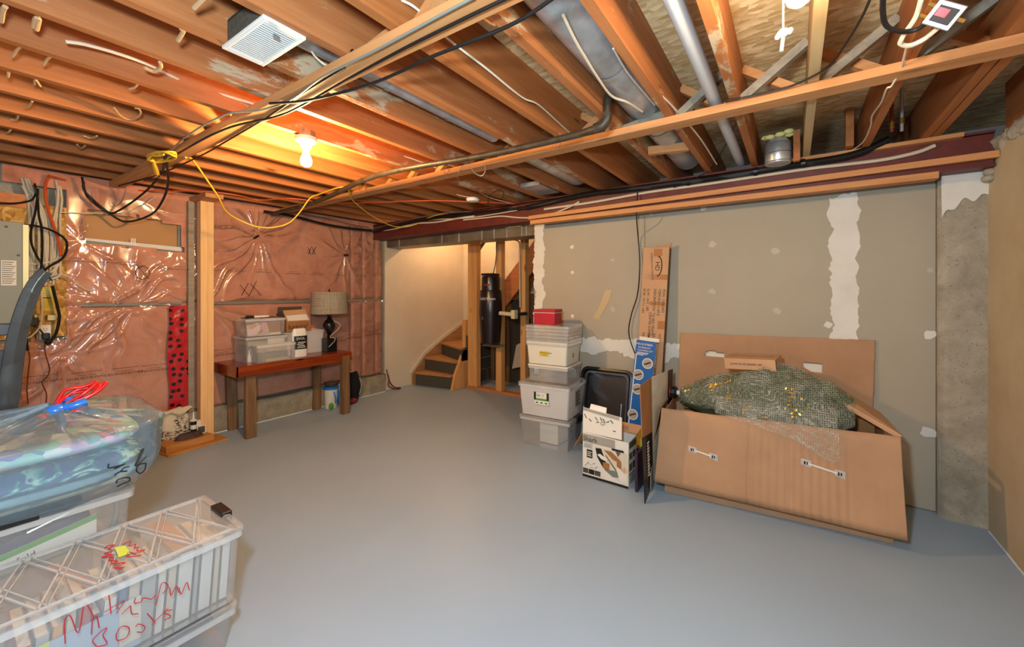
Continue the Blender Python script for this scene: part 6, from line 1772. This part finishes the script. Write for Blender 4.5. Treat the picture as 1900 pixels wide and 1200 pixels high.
# ---------------------------------------------------------------- dark curved chair beside the panel
ch = thing('curved_chair', 'tall dark grey curved chair frame standing behind the blue bag', 'chair', (-3.11, .0, 0))
pp_ = [Vector((-3.08, .165, .0)), Vector((-3.08, .15, .55))] + [aX(a, b, -3.06) for a, b in ((14, 740), (22, 680), (32, 620), (48, 565), (64, 528), (84, 503))]
def ribbon(pts, w_, th, mb):
    pts = smooth(pts, 6)
    vs = []
    for i, p in enumerate(pts):
        a = pts[max(0, i - 1)]; b = pts[min(len(pts) - 1, i + 1)]; tt = (b - a).normalized()
        n_ = tt.cross(Vector((1, 0, 0))).normalized(); k = 1 - .35 * (i / len(pts)) ** 2
        for sx_, sn_ in ((0, -1), (1, -1), (1.25, 0), (1, 1), (0, 1)):
            vs.append(p + Vector((sx_ * th, 0, 0)) + n_ * w_ / 2 * sn_ * k)
    n5 = 5; fs = [(i * n5 + k, i * n5 + (k + 1) % n5, (i + 1) * n5 + (k + 1) % n5, (i + 1) * n5 + k) for i in range(len(pts) - 1) for k in range(n5)]
    fs += [tuple(range(4, -1, -1)), tuple((len(pts) - 1) * n5 + k for k in range(5))]
    mb.add(vs, fs); return mb
part('rear_post', ribbon(pp_, .072, .03, MB()), MAT['dark_frame'], ch, sm=25, bevel=.002)
pq_ = [Vector((p.x - .01, p.y - .42, p.z)) for p in pp_]
part('rear_post', ribbon(pq_, .072, .03, MB()), MAT['dark_frame'], ch, sm=25, bevel=.002)
a_ = aX(15, 608, -3.04)
part('back_rail', MB().box(-3.07, -3.035, -.24, a_.y + .03, a_.z - .035, a_.z + .02), MAT['dark_frame'], ch, bevel=.004)
a_ = aX(0, 670, -3.04)
part('back_rail', MB().box(-3.07, -3.045, -.24, a_.y + .03, a_.z - .12, a_.z + .05), MAT['dark_frame'], ch, bevel=.004)
part('seat', MB().box(-3.41, -3.05, -.26, .16, .44, .48), MAT['dark_frame'], ch, bevel=.01)
for (x, y_) in ((-3.39, -.24), (-3.39, .13)):
    part('front_leg', MB().box(x, x + .035, y_, y_ + .035, 0, .44), MAT['dark_frame'], ch, bevel=.004)

plain('tan_stub', 196, 160, 120, 0.6)
# ================================================================ wiring overhead
def cz(pts, Z=2.26): return [aZ(p[0], p[1], p[2] if len(p) > 2 else Z) for p in pts]
GK = 'black cables along the strapping board'
cable('twin grey and black cables lying along the near strapping board', cz([(975, -20), (860, 35), (740, 95), (640, 150), (560, 196), (510, 217), (430, 235), (370, 262), (310, 297)], 2.262), .0055, 'black_rubber', group=GK)
cable('slimmer black cable beside the twin cables on the near strapping board', cz([(880, -5), (810, 32), (700, 92), (600, 142), (540, 185), (480, 205), (420, 212), (350, 250), (305, 290)], 2.262), .0045, 'grey_frame', group=GK)
cable('third black cable hugging the near strapping board', cz([(640, 125), (560, 175), (500, 215), (420, 262), (370, 290), (290, 325), (220, 345)], 2.265), .0045, 'black_rubber', group=GK)
cable('thick black cable crossing under the strapping board to the top centre', cz([(1050, -20), (960, 40), (870, 78), (790, 110), (745, 132), (690, 155), (620, 175), (560, 188), (500, 192)], 2.235), .006, 'black_rubber')
cable('short black cable rising between two joists above the strapping board', cz([(640, 110, 2.30), (652, 98, 2.32), (656, 78, 2.40), (668, 62, 2.46)]), .007, 'black_rubber')
cable('black coaxial cable curving down from the top right', cz([(1622, -20), (1600, 30), (1570, 80), (1535, 125), (1480, 155), (1440, 167), (1385, 180), (1350, 185)], 2.30), .0045, 'black_rubber')
cable('thin black wire slanting from the strapping board to the red beam', [aY(1378, 200, 2.28), aY(1365, 230, 2.6), aY(1340, 280, 3.1), aY(1312, 318, 3.36), aY(1250, 348, 3.37)], .0035, 'black_rubber')
cable('white cable with a loose loop hanging at the top right', cz([(1712, -10, 2.30), (1700, 30, 2.27), (1680, 60, 2.25), (1672, 75, 2.24), (1672, 82, 2.235), (1690, 84, 2.23), (1715, 72, 2.235), (1740, 52, 2.24)]), .0075, 'white_cable')
cable('white cable wandering down the joist to the red beam at the right', cz([(1683, 84, 2.28), (1672, 125, 2.285), (1655, 158, 2.262), (1645, 165, 2.262), (1635, 190, 2.285), (1618, 215, 2.30), (1615, 235, 2.30), (1600, 265, 2.30), (1570, 285, 2.32)]), .004, 'white_cable')
cable('thick black coaxial cable looping beside the white one at the top right', cz([(1640, -20, 2.30), (1638, 20, 2.28), (1645, 48, 2.26), (1670, 58, 2.245), (1700, 55, 2.24), (1726, 38, 2.24)]), .0075, 'black_rubber')
t = thing('cable_splitter', 'small metal cable splitter with a red and black label at the top right', 'splitter', tuple(aZ(1752, 28, 2.235))); t.rotation_euler = ((Vector((0, 0, H)) - t.location).to_track_quat('-Z', 'Y').to_matrix() @ Matrix.Rotation(.7, 3, 'Z')).to_euler(); t.scale = (1.3, 1.5, 1.3)
part('body', MB().box(-.028, .028, -.022, .022, 0, .014), MAT['steel'], t, world=False, bevel=.002)
part('face_label', MB().box(-.02, .02, -.014, .014, -.001, 0), MAT['ink'], t, world=False)
part('red_label', MB().box(-.004, .018, -.004, .010, -.0018, -.001), MAT['tie_red'], t, world=False)
for (a, b) in ((-.028, 0), (.028, -.01), (.028, .01)):
    part('connector', MB().tube([(a, b, .007), (a * 1.5, b, .007)], .004, 8), MAT['brass'], t, world=False, sm=40)
cable('white cable stapled along the joist left of the white drain pipe', [(-.555, 1.0, 2.40), (-.56, 1.4, 2.36), (-.54, 1.8, 2.34), (-.50, 2.1, 2.33), (-.46, 2.6, 2.32), (-.45, 3.2, 2.31)], .005, 'white_cable')
cable('white cable winding beside the large round duct', cz([(1045, 28, 2.33), (1065, 70, 2.33), (1085, 105, 2.33), (1110, 145, 2.33), (1135, 178, 2.33), (1165, 190, 2.33), (1192, 207, 2.33)]), .0058, 'white_cable')
cable('thin white cable along the right side of the large round duct', cz([(1138, 90, 2.34), (1165, 135, 2.34), (1198, 175, 2.34), (1215, 195, 2.34)]), .0045, 'white_cable')
GW = 'white cables stapled to joists'
cable('white cable stapled across the speckled joist, upper centre', cz([(745, 0, 2.40), (775, 18, 2.38), (835, 75, 2.36), (900, 125, 2.34), (968, 180, 2.34), (1000, 195, 2.35), (1050, 240, 2.36), (1095, 280, 2.37), (1135, 305, 2.36), (1175, 338, 2.34)]), .0045, 'white_cable', group=GW)
cable('white cable running behind the warm bulb to the dark pipe', cz([(540, 215, 2.40), (600, 240, 2.39), (700, 275, 2.39), (780, 300, 2.38), (850, 330, 2.36), (905, 365, 2.34), (955, 378, 2.32)]), .0045, 'white_cable', group=GW)
cable('thick white cable ending on a joist at the left of the ceiling', cz([(122, 77, 2.33), (160, 83, 2.34), (220, 100, 2.36), (275, 120, 2.38), (350, 155, 2.38), (470, 193, 2.38)]), .006, 'white_cable', group=GW)
for k, pts in enumerate(([(2, 40), (5, 20), (10, 12)], [(62, 50), (66, 35), (72, 35), (68, 55)], [(330, 75), (340, 58), (335, 52)], [(268, 125), (285, 132), (298, 125), (297, 115)], [(360, 15), (375, 0), (385, -10)],
                         [(22, 105), (32, 92), (40, 86)], [(80, 120), (88, 110), (96, 104)], [(14, 143), (16, 134)], [(64, 157), (66, 148), (75, 160)], [(240, 165), (250, 162), (256, 155)], [(45, 200), (52, 198), (60, 188)],
                         [(20, 222), (30, 222), (34, 214)], [(212, 200), (225, 216), (245, 222), (260, 212), (258, 202), (250, 200)], [(155, 252), (168, 256), (180, 252)], [(143, 268), (150, 275), (158, 270)], [(12, 246), (20, 240)])):
    q_ = cz([(a, b, 2.315) for a, b in pts])
    lab = f'{ORD[k]} of the short pale cable stubs poking through the left joists, counted from the top'
    cable(lab, q_ if len(q_) > 2 else [q_[0], (q_[0] + q_[1]) / 2 + Vector((0, 0, -.006)), q_[1]], .0070 if k < 5 else .0045, 'tan_stub', group='cable stubs poking through the left joists')

# yellow extension cord: coil, plug and hanging run
t = thing('extension_cord', 'yellow extension cord, coiled on the strapping board and drooping to the far beam', 'extension cord', tuple(aZ(290, 290, 2.22)))
coil = []
for k in range(34):
    a = k * .55
    c0 = aZ(300, 290, 2.24)
    coil.append(c0 + Vector((.13 * math.cos(a), .045 * math.sin(a) + .02 * math.cos(a), .012 * math.sin(a * 1.3) - .003 * (k % 3))))
part('coil', MB().tube(smooth(coil, 4), .006, 7), MAT['yellow_cord'], t, sm=60)
run = [aZ(345, 292, 2.265)] + [aY(a, b, y_) for a, b, y_ in ((358, 297, .98), (385, 335, 1.10), (405, 365, 1.2), (418, 390, 1.3), (440, 406, 1.42), (475, 420, 1.55), (505, 422, 1.65), (535, 414, 1.75), (555, 395, 1.85), (575, 368, 1.93), (590, 361, 1.97), (640, 347, 2.0), (655, 372, 2.25), (690, 400, 2.7), (725, 418, 3.1), (750, 421, 3.3), (775, 415, 3.38), (800, 402, 3.38), (840, 393, 3.38))]
part('cord', MB().tube(smooth(run, 7), .0062, 8), MAT['yellow_cord'], t, sm=60)
pz_ = aZ(290, 318, 2.19)
part('plug_body', MB().tube([aZ(284, 298, 2.22), aZ(288, 312, 2.20), aZ(291, 322, 2.19)], [.008, .014, .014], 10), MAT['yellow_cord'], t, sm=50)
part('plug_blade', MB().tube([aZ(291, 322, 2.19), aZ(294, 330, 2.18)], .003, 6).tube([aZ(295, 321, 2.19), aZ(298, 329, 2.18)], .003, 6), MAT['steel'], t)
cable('orange cable strung under the far joists from the left wall to the beam', [aX(93, 326, -4.6)] + cz([(160, 345), (220, 352), (300, 354), (380, 355), (440, 362), (480, 371), (530, 368), (560, 370), (620, 377), (700, 375), (800, 372), (900, 375), (955, 378)], 2.285), .006, 'orange_cable')
cable('long black cable drooping from the strapping board to the far wall, right loop', [aZ(308, 290, 2.25), aX(312, 340, -3.8), aX(300, 375, -4.1), aX(280, 398, -4.3), aX(240, 411, -4.5), aX(212, 402, -4.6), aX(160, 358, -4.6), aX(155, 336, -4.6)], .008, 'black_rubber')
cable('long black cable drooping from the strapping board to the far wall, left loop', [aZ(306, 292, 2.24), aX(300, 320, -3.8), aX(270, 355, -4.2), aX(225, 388, -4.5), aX(200, 394, -4.6), aX(165, 368, -4.6), aX(157, 352, -4.6), aX(152, 328, -4.6)], .008, 'black_rubber')
cable('thin white wire strung across the top of the pink wall', [aX(112, 394, -4.66), aX(160, 395, -4.65), aX(220, 395, -4.65), aX(255, 386, -4.64), (-4.62, aX(290, 364, -4.62).y, aX(290, 364, -4.62).z)], .004, 'white_cable')
cable('thin grey wire hanging at the left end of the strapping board', [aX(236, 325, -4.55), aX(233, 350, -4.58), aX(226, 372, -4.6), aX(215, 382, -4.62), aX(208, 375, -4.62)], .003, 'grey_frame')
# bundle on the beam
GBm = 'cables running along the red beam'
cable('thick black pipe wrap running along the red beam, right half', [(-2.2, 3.375, 2.235)] + [aY(a, b, 3.37) for a, b in ((1080, 362), (1160, 352), (1250, 340), (1320, 331), (1400, 318), (1470, 306), (1540, 296), (1590, 285), (1630, 268), (1650, 258))], .024, 'black_rubber', cat='pipe', group=GBm, name='insulated_pipe')
cable('thick black cable along the red beam, left half', [(-4.66, 3.37, 2.20), (-4.2, 3.37, 2.235), (-3.6, 3.37, 2.262), (-3.0, 3.37, 2.262), (-2.5, 3.37, 2.245), (-2.2, 3.375, 2.235)], .016, 'black_rubber', group=GBm)
cable('white cable along the red beam under the thick black one', [aY(a, b, 3.395) for a, b in ((1010, 388), (1100, 375), (1200, 357), (1300, 343), (1400, 328), (1500, 313), (1560, 306), (1640, 296), (1700, 283), (1735, 270))], .012, 'white_cable', group=GBm)
cable('sagging white cable on the red beam over the stair', [aY(a, b, 3.385) for a, b in ((860, 408), (900, 404), (930, 401), (970, 404), (1010, 401), (1050, 387), (1075, 374))], .008, 'white_cable', group=GBm)
cable('white and pink cables twisted along the left end of the red beam', [aY(a, b, 3.39) for a, b in ((700, 428), (730, 425), (770, 415), (810, 412), (850, 405), (880, 401))], .010, 'white_cable', group=GBm)
cable('pale cable lowest along the left end of the red beam', [aY(a, b, 3.38) for a, b in ((690, 430), (740, 420), (800, 408), (860, 405), (900, 400), (960, 390))], .006, 'off_white', group=GBm)
cable('grey cable above the white ones at the left end of the red beam', [aY(a, b, 3.375) for a, b in ((692, 424), (740, 412), (800, 399), (840, 394), (900, 392), (960, 384))], .006, 'grey_frame', group=GBm)
cable('black cables running low along the top of the pink wall to the beam', [aX(a, b, -4.6) for a, b in ((490, 392), (540, 400), (600, 415), (640, 422), (690, 428))], .014, 'black_rubber')
cable('silver cable above the black ones along the top of the pink wall', [aX(a, b, -4.58) for a, b in ((520, 389), (580, 400), (620, 408), (660, 418), (684, 421))], .005, 'steel')
for k, a in enumerate((1277, 1402, 1490)):
    p = aY(a, {1277: 337, 1402: 318, 1490: 303}[a], 3.37)
    solo('cable_tie', MB().tube([p - Vector((.012, 0, 0)), p + Vector((.012, 0, 0))], .030, 12), MAT['black_plastic'], f'black strap round the thick black pipe wrap on the beam, {ORD[k]} from the left', 'strap', 'straps round the black pipe wrap', sm=40)
cable('thin black wires dangling from a joist near the white detector', [aZ(905, 380, 2.28), aZ(908, 365, 2.26), aZ(925, 352, 2.25), aZ(935, 360, 2.26), aZ(930, 370, 2.28)], .003, 'black_rubber')
cable('loose tan string looped over the far strapping board', cz([(850, 322, 2.262), (858, 308, 2.262), (870, 306, 2.26), (880, 320, 2.25), (893, 326, 2.245), (900, 318, 2.25), (899, 302, 2.262)]), .003, 'off_white')
cable('black coaxial end with wires at the register', cz([(578, 95, 2.34), (585, 105, 2.33), (600, 118, 2.32), (615, 125, 2.30)]), .004, 'white_cable')
